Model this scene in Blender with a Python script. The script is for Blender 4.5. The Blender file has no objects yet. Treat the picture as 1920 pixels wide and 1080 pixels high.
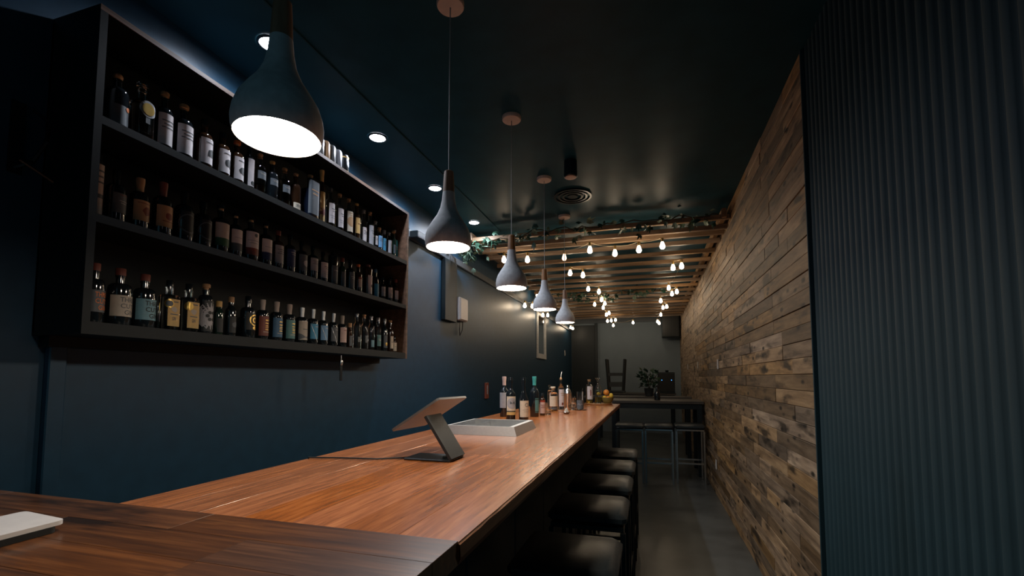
import bpy, math, random
import numpy as np
from mathutils import Vector, Matrix
random.seed(7)
PI = math.pi
scn = bpy.context.scene
COL = scn.collection
# ------------------------------------------------------------------ camera
F, YAW, PIT, PPY, CZ = 859.5, .2925, .0655, 651.5, 1.48
cd = bpy.data.cameras.new('camera'); cam = bpy.data.objects.new('camera', cd); COL.objects.link(cam)
cd.sensor_fit = 'HORIZONTAL'; cd.sensor_width = 36; cd.lens = 36 * F / 1920
cd.shift_y = (PPY - 540) / 1920; cd.clip_start = .02; cd.clip_end = 100
cam.location = (0, 0, CZ); cam.rotation_euler = (PI / 2 + PIT, 0, YAW)
scn.camera = cam
# ------------------------------------------------------------------ light and exposure
vs = scn.view_settings
vs.view_transform = 'Standard'; vs.look = 'None'; vs.gamma = 1; vs.use_curve_mapping = False; vs.exposure = 0.0
world = bpy.data.worlds.new('dusk'); scn.world = world; world.use_nodes = True
bg = world.node_tree.nodes['Background']; bg.inputs[0].default_value = (.20, .46, .60, 1); bg.inputs[1].default_value = .20
PENDANT_EMIT, BULB_EMIT, DOWN_EMIT, DOWN_SPOT = 70, 42, 60, 34
# ------------------------------------------------------------------ room numbers (metres, camera over the origin)
XL, XR, YB, YF, ZC = -2.14, .80, 13.0, -2.6, 3.17      # left wall, right wall, back, front, ceiling
BT = 1.15                                               # bar top
BX0, BX1, BY0, BY1 = -1.345, -.375, .872, 5.96          # bar top extent
SX, SY0, SY1 = -1.88, 1.08, 3.30                        # shelf unit front and ends
SHELF_Z = (2.426, 2.065, 1.677); STOP = 2.814
cy_, sy_, cp_, sp_ = math.cos(YAW), math.sin(YAW), math.cos(PIT), math.sin(PIT)
VW = Vector((-sy_ * cp_, cy_ * cp_, sp_)); VR = Vector((cy_, sy_, 0)); VU = VR.cross(VW)
def hit(x, y, X=None, Y=None, Z=None):
    """where the line of sight through a photo pixel meets a wall, shelf front or table plane"""
    d = VW * F + VR * (x - 960) - VU * (y - PPY)
    t = X / d.x if X is not None else (Y / d.y if Y is not None else (Z - CZ) / d.z)
    p = d * t; p.z += CZ
    return p
# ------------------------------------------------------------------ materials
MATS = {}
def nodes(name):
    m = bpy.data.materials.new(name); m.use_nodes = True
    nt = m.node_tree; MATS[name] = m
    return m, nt, nt.nodes['Principled BSDF']
def setp(b, **k):
    for n, v in k.items():
        n = n.replace('_', ' ')
        b.inputs[n].default_value = (*v, 1) if isinstance(v, tuple) and len(v) == 3 else v
def paint(name, col, rough=.5, metal=0, var=.12, scale=30, bump=0.0, spec=.5, coat=0):
    """plain surface with a fine procedural mottling"""
    m, nt, b = nodes(name); N = nt.nodes; L = nt.links
    tc = N.new('ShaderNodeTexCoord'); nz = N.new('ShaderNodeTexNoise'); nz.inputs['Scale'].default_value = scale
    nz.inputs['Detail'].default_value = 3
    L.new(tc.outputs['Object'], nz.inputs['Vector'])
    rp = N.new('ShaderNodeValToRGB'); L.new(nz.outputs['Fac'], rp.inputs[0])
    rp.color_ramp.elements[0].position = .3; rp.color_ramp.elements[1].position = .7
    rp.color_ramp.elements[0].color = (*[c * (1 - var) for c in col], 1)
    rp.color_ramp.elements[1].color = (*[min(1, c * (1 + var)) for c in col], 1)
    L.new(rp.outputs[0], b.inputs['Base Color'])
    setp(b, Roughness=rough, Metallic=metal, Specular_IOR_Level=spec, Coat_Weight=coat)
    if bump:
        bp = N.new('ShaderNodeBump'); bp.inputs['Strength'].default_value = bump; bp.inputs['Distance'].default_value = .01
        L.new(nz.outputs['Fac'], bp.inputs['Height']); L.new(bp.outputs[0], b.inputs['Normal'])
    return m
def glass(name, col, trans=1.0, rough=.02, ior=1.45):
    m, nt, b = nodes(name)
    setp(b, Base_Color=col, Roughness=rough, Transmission_Weight=trans, IOR=ior)
    return m
def emit(name, col, s):
    m, nt, b = nodes(name)
    setp(b, Base_Color=(.8, .8, .8), Emission_Color=col, Emission_Strength=s)
    return m
def wood(name, cols, axis='Y', rough=.3, gscale=9, stretch=12, bump=.15, stain=0.0, coat=0.0, vary=.35, knots=0.0, streak=.55, sat=(.72, 1.12)):
    """grain along one axis, each piece (object) with its own tone and its own figure"""
    m, nt, b = nodes(name); N = nt.nodes; L = nt.links
    tc = N.new('ShaderNodeTexCoord'); oi = N.new('ShaderNodeObjectInfo')
    mul = N.new('ShaderNodeVectorMath'); mul.operation = 'MULTIPLY_ADD'
    cmb = N.new('ShaderNodeCombineXYZ')
    r2 = N.new('ShaderNodeMath'); r2.operation = 'MULTIPLY'; r2.inputs[1].default_value = 37.0
    L.new(oi.outputs['Random'], r2.inputs[0])
    for i in range(3): L.new(r2.outputs[0], cmb.inputs[i])
    sc = {'X': (1, stretch, stretch), 'Y': (stretch, 1, stretch), 'Z': (stretch, stretch, 1)}[axis]
    mul.inputs[1].default_value = sc; L.new(tc.outputs['Object'], mul.inputs[0]); L.new(cmb.outputs[0], mul.inputs[2])
    nz = N.new('ShaderNodeTexNoise'); nz.inputs['Scale'].default_value = gscale / 3; nz.inputs['Detail'].default_value = 7
    nz.inputs['Roughness'].default_value = .62; nz.inputs['Distortion'].default_value = .3
    L.new(mul.outputs[0], nz.inputs['Vector'])
    rp = N.new('ShaderNodeValToRGB'); L.new(nz.outputs['Fac'], rp.inputs[0])
    e = rp.color_ramp.elements
    e[0].position = .5 - streak * .4; e[1].position = .5 + streak * .4
    e[0].color = (*cols[0], 1); e[1].color = (*cols[2], 1)
    md = e.new(.5); md.color = (*cols[1], 1)
    hs = N.new('ShaderNodeHueSaturation')
    mr = N.new('ShaderNodeMapRange'); mr.inputs[3].default_value = 1 - vary; mr.inputs[4].default_value = 1 + vary
    L.new(oi.outputs['Random'], mr.inputs[0]); L.new(mr.outputs[0], hs.inputs['Value']); L.new(rp.outputs[0], hs.inputs['Color'])
    # a second random tone for the saturation
    fr = N.new('ShaderNodeMath'); fr.operation = 'FRACT'; L.new(r2.outputs[0], fr.inputs[0])
    ms = N.new('ShaderNodeMapRange'); ms.inputs[3].default_value = sat[0]; ms.inputs[4].default_value = sat[1]
    L.new(fr.outputs[0], ms.inputs[0]); L.new(ms.outputs[0], hs.inputs['Saturation'])
    out = hs.outputs[0]
    if stain:
        n2 = N.new('ShaderNodeTexNoise'); n2.inputs['Scale'].default_value = 2.2; n2.inputs['Detail'].default_value = 5
        mm = N.new('ShaderNodeVectorMath'); mm.operation = 'MULTIPLY_ADD'
        mm.inputs[1].default_value = {'Y': (4, 1.1, 4), 'X': (1.1, 4, 4), 'Z': (4, 4, 1.1)}[axis]
        L.new(tc.outputs['Object'], mm.inputs[0]); L.new(cmb.outputs[0], mm.inputs[2]); L.new(mm.outputs[0], n2.inputs['Vector'])
        r3 = N.new('ShaderNodeValToRGB'); r3.color_ramp.elements[0].position = .575; r3.color_ramp.elements[1].position = .68
        r3.color_ramp.elements[0].color = (0, 0, 0, 1); r3.color_ramp.elements[1].color = (stain, stain, stain, 1)
        L.new(n2.outputs['Fac'], r3.inputs[0])
        mx = N.new('ShaderNodeMix'); mx.data_type = 'RGBA'
        L.new(r3.outputs[0], mx.inputs[0]); L.new(out, mx.inputs[6]); mx.inputs[7].default_value = (*[c * .22 for c in cols[0]], 1)
        out = mx.outputs[2]
    if knots:
        vo = N.new('ShaderNodeTexVoronoi'); vo.inputs['Scale'].default_value = 5.5
        mk = N.new('ShaderNodeVectorMath'); mk.operation = 'MULTIPLY_ADD'
        mk.inputs[1].default_value = {'Y': (2.2, .9, 2.2), 'X': (.9, 2.2, 2.2), 'Z': (2.2, 2.2, .9)}[axis]
        L.new(tc.outputs['Object'], mk.inputs[0]); L.new(cmb.outputs[0], mk.inputs[2]); L.new(mk.outputs[0], vo.inputs['Vector'])
        r4 = N.new('ShaderNodeValToRGB'); r4.color_ramp.elements[0].position = .10; r4.color_ramp.elements[1].position = .22
        r4.color_ramp.elements[0].color = (knots, knots, knots, 1); r4.color_ramp.elements[1].color = (0, 0, 0, 1)
        L.new(vo.outputs['Distance'], r4.inputs[0])
        mx = N.new('ShaderNodeMix'); mx.data_type = 'RGBA'
        L.new(r4.outputs[0], mx.inputs[0]); L.new(out, mx.inputs[6]); mx.inputs[7].default_value = (*[c * .12 for c in cols[0]], 1)
        out = mx.outputs[2]
    L.new(out, b.inputs['Base Color'])
    setp(b, Roughness=rough, Coat_Weight=coat, Coat_Roughness=.12)
    bp = N.new('ShaderNodeBump'); bp.inputs['Strength'].default_value = bump; bp.inputs['Distance'].default_value = .004
    L.new(nz.outputs['Fac'], bp.inputs['Height']); L.new(bp.outputs[0], b.inputs['Normal'])
    return m
paint('wall_blue', (.013, .052, .098), .43, var=.10, scale=14, bump=.03)
paint('ceiling_dark', (.011, .056, .080), .42, var=.15, scale=6, bump=.02, spec=.12)
paint('step_dark', (.012, .060, .088), .45, var=.1, scale=6, spec=.15)
paint('concrete_floor', (.085, .092, .090), .32, var=.35, scale=2.2, bump=.05)
paint('back_white', (.20, .25, .29), .7, var=.05, scale=3)
paint('black_paint', (.010, .018, .022), .45)
paint('flute_teal', (.009, .039, .053), .7, var=.05, scale=8)
paint('black_metal', (.012, .018, .022), .35, metal=.3)
paint('rubber', (.01, .012, .013), .6)
paint('bar_front', (.014, .026, .032), .45, var=.2, scale=4)
paint('leather', (.018, .026, .032), .36, var=.15, scale=60, bump=.05)
paint('chrome', (.55, .57, .58), .18, metal=1, var=.04)
paint('brushed', (.80, .81, .83), .50, metal=1, var=.04, scale=80)
paint('steel', (.70, .71, .72), .27, metal=1, var=.05, scale=80)
paint('grey_metal', (.035, .045, .055), .42, metal=.2, var=.05)
paint('tablet_back', (.20, .205, .21), .42, metal=.3, var=.04)
paint('screen', (.01, .012, .014), .08)
paint('shade_grey', (.68, .69, .71), .7, var=.12, scale=40, bump=.05)
paint('shade_inside', (.85, .82, .76), .5)
paint('cord_grey', (.32, .33, .34), .6)
paint('canopy_cream', (.62, .50, .42), .55, var=.05)
paint('white_plastic', (.70, .68, .68), .35, var=.04)
paint('white_trim', (.6, .6, .6), .4)
paint('brass', (.62, .42, .16), .3, metal=1)
paint('wire_cream', (.40, .33, .22), .6)
paint('rail_grey', (.085, .10, .115), .4, var=.05)
paint('frame_black', (.02, .024, .028), .4)
paint('mirror_glass', (.55, .6, .63), .05, metal=1, var=.01)
paint('red_frame', (.28, .07, .045), .5)
paint('shelf_dark', (.004, .008, .010), .55, var=.25, scale=12, spec=.3)
paint('leaf_green', (.028, .075, .048), .35, var=.5, scale=20)
paint('leaf_pale', (.14, .22, .16), .35, var=.4, scale=20)
paint('stem_brown', (.06, .05, .03), .7)
paint('orange_peel', (.80, .28, .04), .45, var=.1, scale=90, bump=.15)
paint('lemon_peel', (.82, .55, .06), .45, var=.1, scale=90, bump=.15)
paint('bowl_olive', (.22, .17, .05), .3)
paint('pot_dark', (.03, .035, .04), .5)
emit('led_blue', (.05, .3, 1), 6)
emit('lamp_face', (1, .86, .69), PENDANT_EMIT)
emit('bulb_glow', (1, .78, .54), BULB_EMIT)
emit('bulb_dim', (1, .74, .5), 2.5)
emit('down_face', (.95, .93, 1), DOWN_EMIT)
wood('bar_wood', ((.19, .060, .019), (.38, .124, .038), (.57, .215, .074)), 'Y', .24, 16, 14, .08, coat=.25, vary=.13, streak=.62, sat=(.95, 1.08))
wood('return_wood', ((.016, .007, .005), (.085, .032, .013), (.21, .085, .034)), 'X', .30, 9, 20, .08, coat=.15, vary=.6, stain=.85, streak=.75, sat=(.95, 1.1))
wood('edge_wood', ((.115, .034, .010), (.33, .105, .030), (.50, .185, .060)), 'Y', .35, 10, 11, .2, vary=.1)
wood('reclaimed', ((.075, .045, .023), (.25, .152, .074), (.40, .26, .132)), 'Y', .6, 8, 9, .3, stain=.9, knots=.95, vary=.5)
wood('pergola_wood', ((.14, .085, .045), (.27, .165, .09), (.36, .235, .135)), 'X', .5, 6, 10, .1, vary=.15)
wood('pergola_rail', ((.14, .085, .045), (.27, .165, .09), (.36, .235, .135)), 'Y', .5, 6, 10, .1, vary=.15)
wood('neck_wood', ((.20, .10, .045), (.33, .17, .08), (.42, .24, .12)), 'Z', .5, 14, 8, .1, vary=.1)
wood('shelf_edge', ((.06, .035, .025), (.13, .075, .05), (.22, .13, .09)), 'Y', .45, 10, 10, .15, vary=.1)
wood('tray_wood', ((.22, .11, .05), (.38, .2, .09), (.5, .28, .13)), 'X', .4, 10, 8, .1, vary=.1)
wood('dark_wood', ((.035, .03, .027), (.07, .06, .05), (.11, .09, .075)), 'X', .45, 8, 9, .15, vary=.2)
wood('stool_wood', ((.018, .022, .024), (.03, .035, .038), (.045, .05, .05)), 'Z', .5, 8, 9, .15, vary=.2)
glass('glass_clear', (.93, .96, .97)); glass('glass_smoke', (.55, .60, .62)); glass('glass_amber', (.55, .22, .05))
glass('liquid_amber', (.80, .32, .06), rough=.0, ior=1.33); glass('liquid_yellow', (.85, .6, .15), ior=1.33)
for n, c in dict(ink=(.010, .014, .018), green=(.012, .030, .022), brown=(.035, .016, .008), navy=(.010, .016, .035)).items():
    paint('bottle_' + n, c, .06, var=.05, coat=.6)
LC = dict(white=(.66, .62, .64), cream=(.68, .60, .48), paper=(.52, .46, .42), tan=(.46, .28, .15), red=(.30, .045, .025),
          stone=(.46, .42, .36), sky=(.15, .33, .42), gold=(.56, .38, .14), grey=(.40, .41, .45), maroon=(.20, .055, .04),
          blue=(.05, .15, .28), teal=(.10, .26, .27), cyan=(.03, .42, .48), aqua=(.06, .40, .40), azure=(.06, .32, .55), lightblue=(.16, .36, .62),
          pink=(.62, .46, .43), black=(.012, .016, .02), navy=(.03, .045, .13), green=(.03, .12, .06), yellow=(.70, .46, .17),
          orange=(.72, .20, .05), cork=(.50, .30, .15), silver=(.55, .56, .58), leafgold=(.75, .50, .14), smoke=(.10, .12, .14))
for n, c in LC.items(): paint('c_' + n, c, .5 if n not in ('silver', 'leafgold') else .3, metal=.8 if n in ('silver', 'leafgold') else 0, var=.06, scale=50)
M = MATS
# ------------------------------------------------------------------ mesh helpers
class MB:
    def __init__(s): s.v = []; s.f = []
    def add(s, vs_, fs):
        o = len(s.v); s.v += [tuple(p) for p in vs_]; s.f += [tuple(i + o for i in f) for f in fs]; return s
    def box(s, x0, x1, y0, y1, z0, z1, ch=0.0):
        if ch <= 0:
            v = [(x, y, z) for z in (z0, z1) for y in (y0, y1) for x in (x0, x1)]
            return s.add(v, [(0, 2, 3, 1), (4, 5, 7, 6), (0, 1, 5, 4), (2, 6, 7, 3), (0, 4, 6, 2), (1, 3, 7, 5)])
        c = min(ch, (x1 - x0) * .45, (y1 - y0) * .45, (z1 - z0) * .45); rings = []
        for z, k in ((z0, c), (z0 + c, 0), (z1 - c, 0), (z1, c)):
            a, b_, d, e = x0 + k, x1 - k, y0 + k, y1 - k
            rings.append([(a + c, d, z), (b_ - c, d, z), (b_, d + c, z), (b_, e - c, z), (b_ - c, e, z), (a + c, e, z), (a, e - c, z), (a, d + c, z)])
        v = [p for r in rings for p in r]; f = [tuple(range(7, -1, -1)), tuple(range(24, 32))]
        for r in range(3):
            for i in range(8):
                j = (i + 1) % 8; f.append((r * 8 + i, r * 8 + j, r * 8 + 8 + j, r * 8 + 8 + i))
        return s.add(v, f)
    def lathe(s, prof, n=20, c=(0, 0), ex=2.0, ax=1.0, cap=True):
        """profile of (radius, z); ex squares the section off, ax flattens it along y"""
        v = []; f = []
        for r, z in prof:
            for i in range(n):
                t = 2 * PI * i / n; k = sec(t, ex)
                v.append((c[0] + r * k * math.cos(t), c[1] + r * k * ax * math.sin(t), z))
        for j in range(len(prof) - 1):
            for i in range(n):
                k = (i + 1) % n; f.append((j * n + i, j * n + k, (j + 1) * n + k, (j + 1) * n + i))
        if cap:
            f.append(tuple(range(n - 1, -1, -1))); q = (len(prof) - 1) * n; f.append(tuple(range(q, q + n)))
        return s.add(v, f)
    def tube(s, pts, r, n=6, cap=True):
        pts = [Vector(p) for p in pts]; v = []; f = []
        for i, p in enumerate(pts):
            d = (pts[min(i + 1, len(pts) - 1)] - pts[max(i - 1, 0)]).normalized()
            a = d.cross(Vector((0, 0, 1)))
            if a.length < .05: a = d.cross(Vector((1, 0, 0)))
            a.normalize(); b = d.cross(a)
            for k in range(n):
                t = 2 * PI * k / n; v.append(p + (a * math.cos(t) + b * math.sin(t)) * r)
        for j in range(len(pts) - 1):
            for i in range(n):
                k = (i + 1) % n; f.append((j * n + i, (j + 1) * n + i, (j + 1) * n + k, j * n + k))
        if cap: f.append(tuple(range(n))); f.append(tuple(range(len(pts) * n - 1, (len(pts) - 1) * n - 1, -1)))
        return s.add(v, f)
    def bar(s, a, b, w, h):
        """square section bar from a to b"""
        a = Vector(a); b = Vector(b); d = (b - a).normalized(); u = d.cross(Vector((0, 0, 1)))
        if u.length < .05: u = Vector((1, 0, 0))
        u.normalize(); t = d.cross(u); v = []
        for p in (a, b):
            for su, st in ((-1, -1), (1, -1), (1, 1), (-1, 1)): v.append(p + u * su * w / 2 + t * st * h / 2)
        return s.add(v, [(3, 2, 1, 0), (4, 5, 6, 7), (0, 1, 5, 4), (1, 2, 6, 5), (2, 3, 7, 6), (3, 0, 4, 7)])
    def sphere(s, c, r, n=14, m=9, sz=1.0):
        prof = [(max(1e-4, r * math.sin(PI * j / m)), c[2] - r * sz * math.cos(PI * j / m)) for j in range(m + 1)]
        return s.lathe(prof, n, (c[0], c[1]), cap=False)
    def build(s, name, mat, parent=None, smooth=False):
        me = bpy.data.meshes.new(name); me.from_pydata(s.v, [], s.f); me.update()
        me.materials.append(M[mat])
        if smooth:
            me.polygons.foreach_set('use_smooth', [True] * len(me.polygons))
            try: me.set_sharp_from_angle(angle=math.radians(42))
            except Exception: pass
        return link(name, me, parent)
def link(name, me, parent=None, loc=None, rz=0):
    o = bpy.data.objects.new(name, me); COL.objects.link(o)
    if parent is not None: o.parent = parent
    if loc is not None: o.location = loc
    if rz: o.rotation_euler = (0, 0, rz)
    return o
def sec(t, ex):
    if ex == 2: return 1.0
    return 1 / (abs(math.cos(t)) ** ex + abs(math.sin(t)) ** ex) ** (1 / ex)
def thing(name, label, cat, loc=(0, 0, 0), rz=0, group=None):
    o = link(name, None, None, loc, rz); tag(o, label, cat, group); return o
def tag(o, label, cat, group=None):
    o['label'] = label; o['category'] = cat
    if group: o['group'] = group
    return o
def struct(o, label=None):
    o['kind'] = 'structure'
    if label: o['label'] = label
    return o
ORD = ['first', 'second', 'third', 'fourth', 'fifth', 'sixth', 'seventh', 'eighth', 'ninth', 'tenth', 'eleventh', 'twelfth', 'thirteenth',
       'fourteenth', 'fifteenth', 'sixteenth', 'seventeenth', 'eighteenth', 'nineteenth', 'twentieth', 'twenty-first', 'twenty-second',
       'twenty-third', 'twenty-fourth', 'twenty-fifth', 'twenty-sixth', 'twenty-seventh', 'twenty-eighth']
# ------------------------------------------------------------------ the room
struct(MB().box(XL - .1, XR + .1, YF, YB + .1, -.1, 0).build('floor', 'concrete_floor'), 'dark polished concrete floor')
struct(MB().box(XL - .1, XR + .1, YF, YB + .1, ZC, ZC + .1).build('ceiling', 'ceiling_dark'), 'dark painted ceiling')
struct(MB().box(XL - .1, XL, YF, YB, 0, ZC).build('wall_left', 'wall_blue'), 'dark navy blue painted wall')
wb = struct(MB().box(XL, XR, YB, YB + .1, 0, ZC).build('wall_back', 'back_white'), 'pale grey back wall')
wr = struct(MB().box(XR, XR + .1, 2.6, YB, 0, ZC).build('wall_right', 'black_paint'), 'wall clad in reclaimed timber boards')
# reclaimed boards on the right wall
BH = .0881; LENS = (.35, .55, .75, .95, 1.2, 1.45)
bmesh_ = {}
for l in LENS:
    mb = MB(); mb.box(0, .02, .0012, l - .0012, .0012, BH - .0012, .002)
    me = bpy.data.meshes.new('board'); me.from_pydata(mb.v, [], mb.f); me.materials.append(M['reclaimed']); bmesh_[l] = me
rb = random.Random(11); far = MB(); nb = 0
for r in range(36):
    y = 2.605 - rb.random() * .0; z = r * BH; first = True
    while y < YB - .02:
        l = rb.choice(LENS)
        if first: l = rb.choice((.35, .55, .75, .95)); first = False
        dx = rb.uniform(0, .007)
        ymax = 7.4
        if y < ymax and nb < 298:
            link('board', bmesh_[l], wr, (XR - .02 - dx, y, z)); nb += 1
        else:
            l = min(l, YB - y); far.box(XR - .02 - dx, XR, y + .0012, y + l - .0012, z + .0012, z + BH - .0012)
        y += l
o = far.build('distant_boards', 'reclaimed', wr); o['kind'] = 'stuff'
# fluted cladding nearer the camera
wf = struct(MB().box(XR - .005, XR + .1, YF, 2.598, 0, ZC).build('wall_right_front', 'flute_teal'), 'dark teal fluted wall cladding')
mb = MB(); PIT_ = .054; v = []; K = 9
pr = [(0, 0)] + [(-.009 * math.sin(PI * i / K) ** .5, .008 + (PIT_ - .012) * i / K) for i in range(K + 1)] + [(0, PIT_ - .001)]
for z in (0, ZC):
    for x, y in pr: v.append((x, y, z))
n = len(pr); mb.add(v, [(i, i + 1, n + i + 1, n + i) for i in range(n - 1)])
mb.f = [tuple(reversed(f)) for f in mb.f]
me = bpy.data.meshes.new('rib'); me.from_pydata(mb.v, [], mb.f); me.materials.append(M['flute_teal'])
me.polygons.foreach_set('use_smooth', [True] * len(me.polygons))
for i in range(46): link('rib', me, wf, (XR - .0055, 2.597 - PIT_ * (i + 1), 0))
struct(MB().box(XR - .03, XR + .0, 2.594, 2.606, 0, ZC, .002).build('trim_1', 'flute_teal'), 'dark corner strip between fluted cladding and boards')
# ceiling step over the bottle shelf, wall mouldings
struct(MB().box(XL, -1.62, YF, 4.95, ZC - .010, ZC, .003).build('trim_2', 'step_dark'), 'shallow dark dropped strip of ceiling over the bottle shelf')
mb = MB(); mb.box(XL, XL + .035, 3.36, 12.9, 2.775, 2.845, .006); mb.box(XL, XL + .02, 3.36, 12.9, 2.845, 2.86)
struct(mb.build('trim_3', 'rail_grey'), 'grey moulding running along the navy wall')
struct(MB().box(XL, XL + .03, 1.12, 1.175, 0, 1.63, .004).build('trim_4', 'wall_blue'), 'upright navy cover strip on the wall')
struct(MB().box(XL, XL + .05, 4.46, 4.77, 2.10, 2.775, .005).build('trim_5', 'black_paint'), 'dark upright panel on the navy wall')
# dark doorway at the back left: frame, leaf, handle
d = struct(MB().box(-2.12, -1.42, YB - .06, YB, 0, 2.95, .004).build('door_1', 'black_paint'), 'black door in the back wall')
MB().box(-1.47, -1.40, YB - .10, YB, 0, 3.0, .004).build('door_frame', 'black_paint', d)
MB().tube([(-1.55, YB - .06, 1.05), (-1.55, YB - .1, 1.05), (-1.66, YB - .1, 1.05)], .01).build('door_handle', 'steel', d)
struct(MB().box(XL, XR - .03, YB - .05, YB, 3.0, ZC, .004).build('trim_6', 'rail_grey'), 'grey band along the top of the back wall')
# ------------------------------------------------------------------ bar
def stave(name, x0, x1, y0, y1, z0, z1, mat, parent, ch=.0012):
    # own origin so that the grain and tone differ per piece
    mb = MB(); mb.box(0, x1 - x0, 0, y1 - y0, 0, z1 - z0, ch); o = mb.build(name, mat, parent); o.location = (x0, y0, z0); return o
bar = thing('timber_worktop', 'long warm brown timber bar top running away under the pendant lamps', 'bar top')
rs = random.Random(5); cols = 7; w = (BX1 - BX0) / cols
for i in range(cols):
    y = BY0 + .001; k = 0
    while y < BY1 - .01:
        l = rs.uniform(1.1, 2.3) if k else rs.uniform(.6, 2.2)
        if BY1 - (y + l) < .5: l = BY1 - y
        stave('stave', BX0 + i * w + .0002, BX0 + (i + 1) * w - .0002, y, y + l - .0004, BT - .045, BT, 'bar_wood', bar, .0006); y += l; k += 1
# worn edge on the customers' side
mb = MB(); n = 90; ring = []
rs2 = random.Random(3)
for j in range(n + 1):
    y = BY0 + (BY1 - BY0) * j / n; e = .004 + rs2.uniform(-.001, .001)
    ring.append([(BX1 - .0005, y, BT - .002), (BX1 + e, y, BT - .005 + rs2.uniform(-.001, .001)), (BX1 + e + .002, y, BT - .03), (BX1 - .0005, y, BT - .045)])
v = [p for r in ring for p in r]; f = []
for j in range(n):
    for k in range(3): f.append((j * 4 + k, j * 4 + k + 1, j * 4 + k + 5, j * 4 + k + 4))
mb.add(v, f); mb.f = [tuple(reversed(q)) for q in mb.f]; mb.build('worn_edge', 'edge_wood', bar)
ret = thing('return_worktop', 'dark-streaked timber counter return in the foreground with crosswise boards', 'bar top')
RY0 = .30; rows = 5; h = (BY0 - RY0) / rows
rs = random.Random(21)
for i in range(rows):
    x = XL; k = 0
    while x < BX1 - .01:
        l = rs.uniform(.35, .85)
        if BX1 - (x + l) < .25: l = BX1 - x
        stave('stave', x + .0002, x + l - .0004, RY0 + i * h + .0002, RY0 + (i + 1) * h - .0004, BT - .045, BT + .003, 'return_wood', ret, .0006); x += l
body = thing('bar_counter', 'dark bar counter body under the long timber top', 'bar counter', (0, 0, 0))
MB().box(-1.27, -.66, .95, 5.86, .10, BT - .046).build('carcass', 'bar_front', body)
MB().box(-1.22, -.70, 1.0, 5.8, 0, .10).build('kickboard', 'rubber', body)
for i in range(8):
    y = .95 + i * .614; MB().box(-.66, -.64, y + .006, y + .608, .12, BT - .06, .006).build('front_panel', 'bar_front', body)
mb = MB(); mb.tube([(-.58, 1.0, .22), (-.58, 5.8, .22)], .016, 8)
for y in (1.2, 2.7, 4.2, 5.6): mb.tube([(-.65, y, .22), (-.58, y, .22)], .01, 6)
mb.build('foot_rail', 'black_metal', body, True)
b2 = thing('return_counter', 'dark counter body under the foreground return', 'bar counter')
MB().box(XL + .01, -.66, .38, .80, .10, BT - .046).build('carcass', 'bar_front', b2)
MB().box(XL + .05, -.70, .42, .76, 0, .10).build('kickboard', 'rubber', b2)
MB().box(-.66, -.64, .39, .79, .12, BT - .06, .006).build('front_panel', 'bar_front', b2)
# ------------------------------------------------------------------ bottle shelf unit
su = thing('bottle_shelf', 'long dark wall-mounted shelf unit holding three rows of bottles', 'shelf', (0, 0, 0))
T = .03
MB().box(XL, XL + .012, SY0, SY1, SHELF_Z[2] - T, STOP).build('back_panel', 'shelf_dark', su)
for nm, z in (('shelf_board', SHELF_Z[0]), ('shelf_board', SHELF_Z[1]), ('bottom_board', SHELF_Z[2])):
    tt = T if nm == 'shelf_board' else .045
    o = MB().box(XL + .012, SX - .004, SY0 + .025, SY1 - .025, z - tt, z).build(nm, 'shelf_dark', su)
    MB().box(SX - .004, SX, SY0 + .025, SY1 - .025, z - tt, z).build('front_edge', 'shelf_dark', o)
o = MB().box(XL, SX - .004, SY0, SY1, STOP, STOP + .02).build('top_board', 'shelf_dark', su)
MB().box(SX - .004, SX, SY0, SY1, STOP, STOP + .02).build('front_edge', 'shelf_edge', o)
for y in (SY0, SY1 - .025):
    MB().box(XL, SX, y, y + .025, SHELF_Z[2] - .045, STOP).build('end_panel', 'shelf_edge' if y > 2 else 'shelf_dark', su)
MB().box(XL, XL + .06, SY0 + .02, SY1 - .08, SHELF_Z[2] - .085, SHELF_Z[2] - .045).build('mounting_cleat', 'shelf_dark', su)
# ------------------------------------------------------------------ bottles
TXT = {}
def text_geo(s_, bold=.0):
    if s_ in TXT: return TXT[s_]
    cu = bpy.data.curves.new('lettering', 'FONT'); cu.body = s_; cu.size = 1; cu.align_x = 'CENTER'; cu.resolution_u = 2
    cu.offset = .012
    ob = bpy.data.objects.new('lettering', cu); COL.objects.link(ob)
    me = ob.to_mesh(); vv = [tuple(p.co) for p in me.vertices]; ff = [tuple(p.vertices) for p in me.polygons]
    ob.to_mesh_clear(); bpy.data.objects.remove(ob); bpy.data.curves.remove(cu)
    if vv:
        xs = [p[0] for p in vv]; ys = [p[1] for p in vv]; cx, c_y = (min(xs) + max(xs)) / 2, (min(ys) + max(ys)) / 2
        W_, H_ = max(xs) - min(xs), max(ys) - min(ys)
        vv = [((p[0] - cx) / W_, (p[1] - c_y) / H_) for p in vv]
    TXT[s_] = (vv, ff); return TXT[s_]
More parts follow.
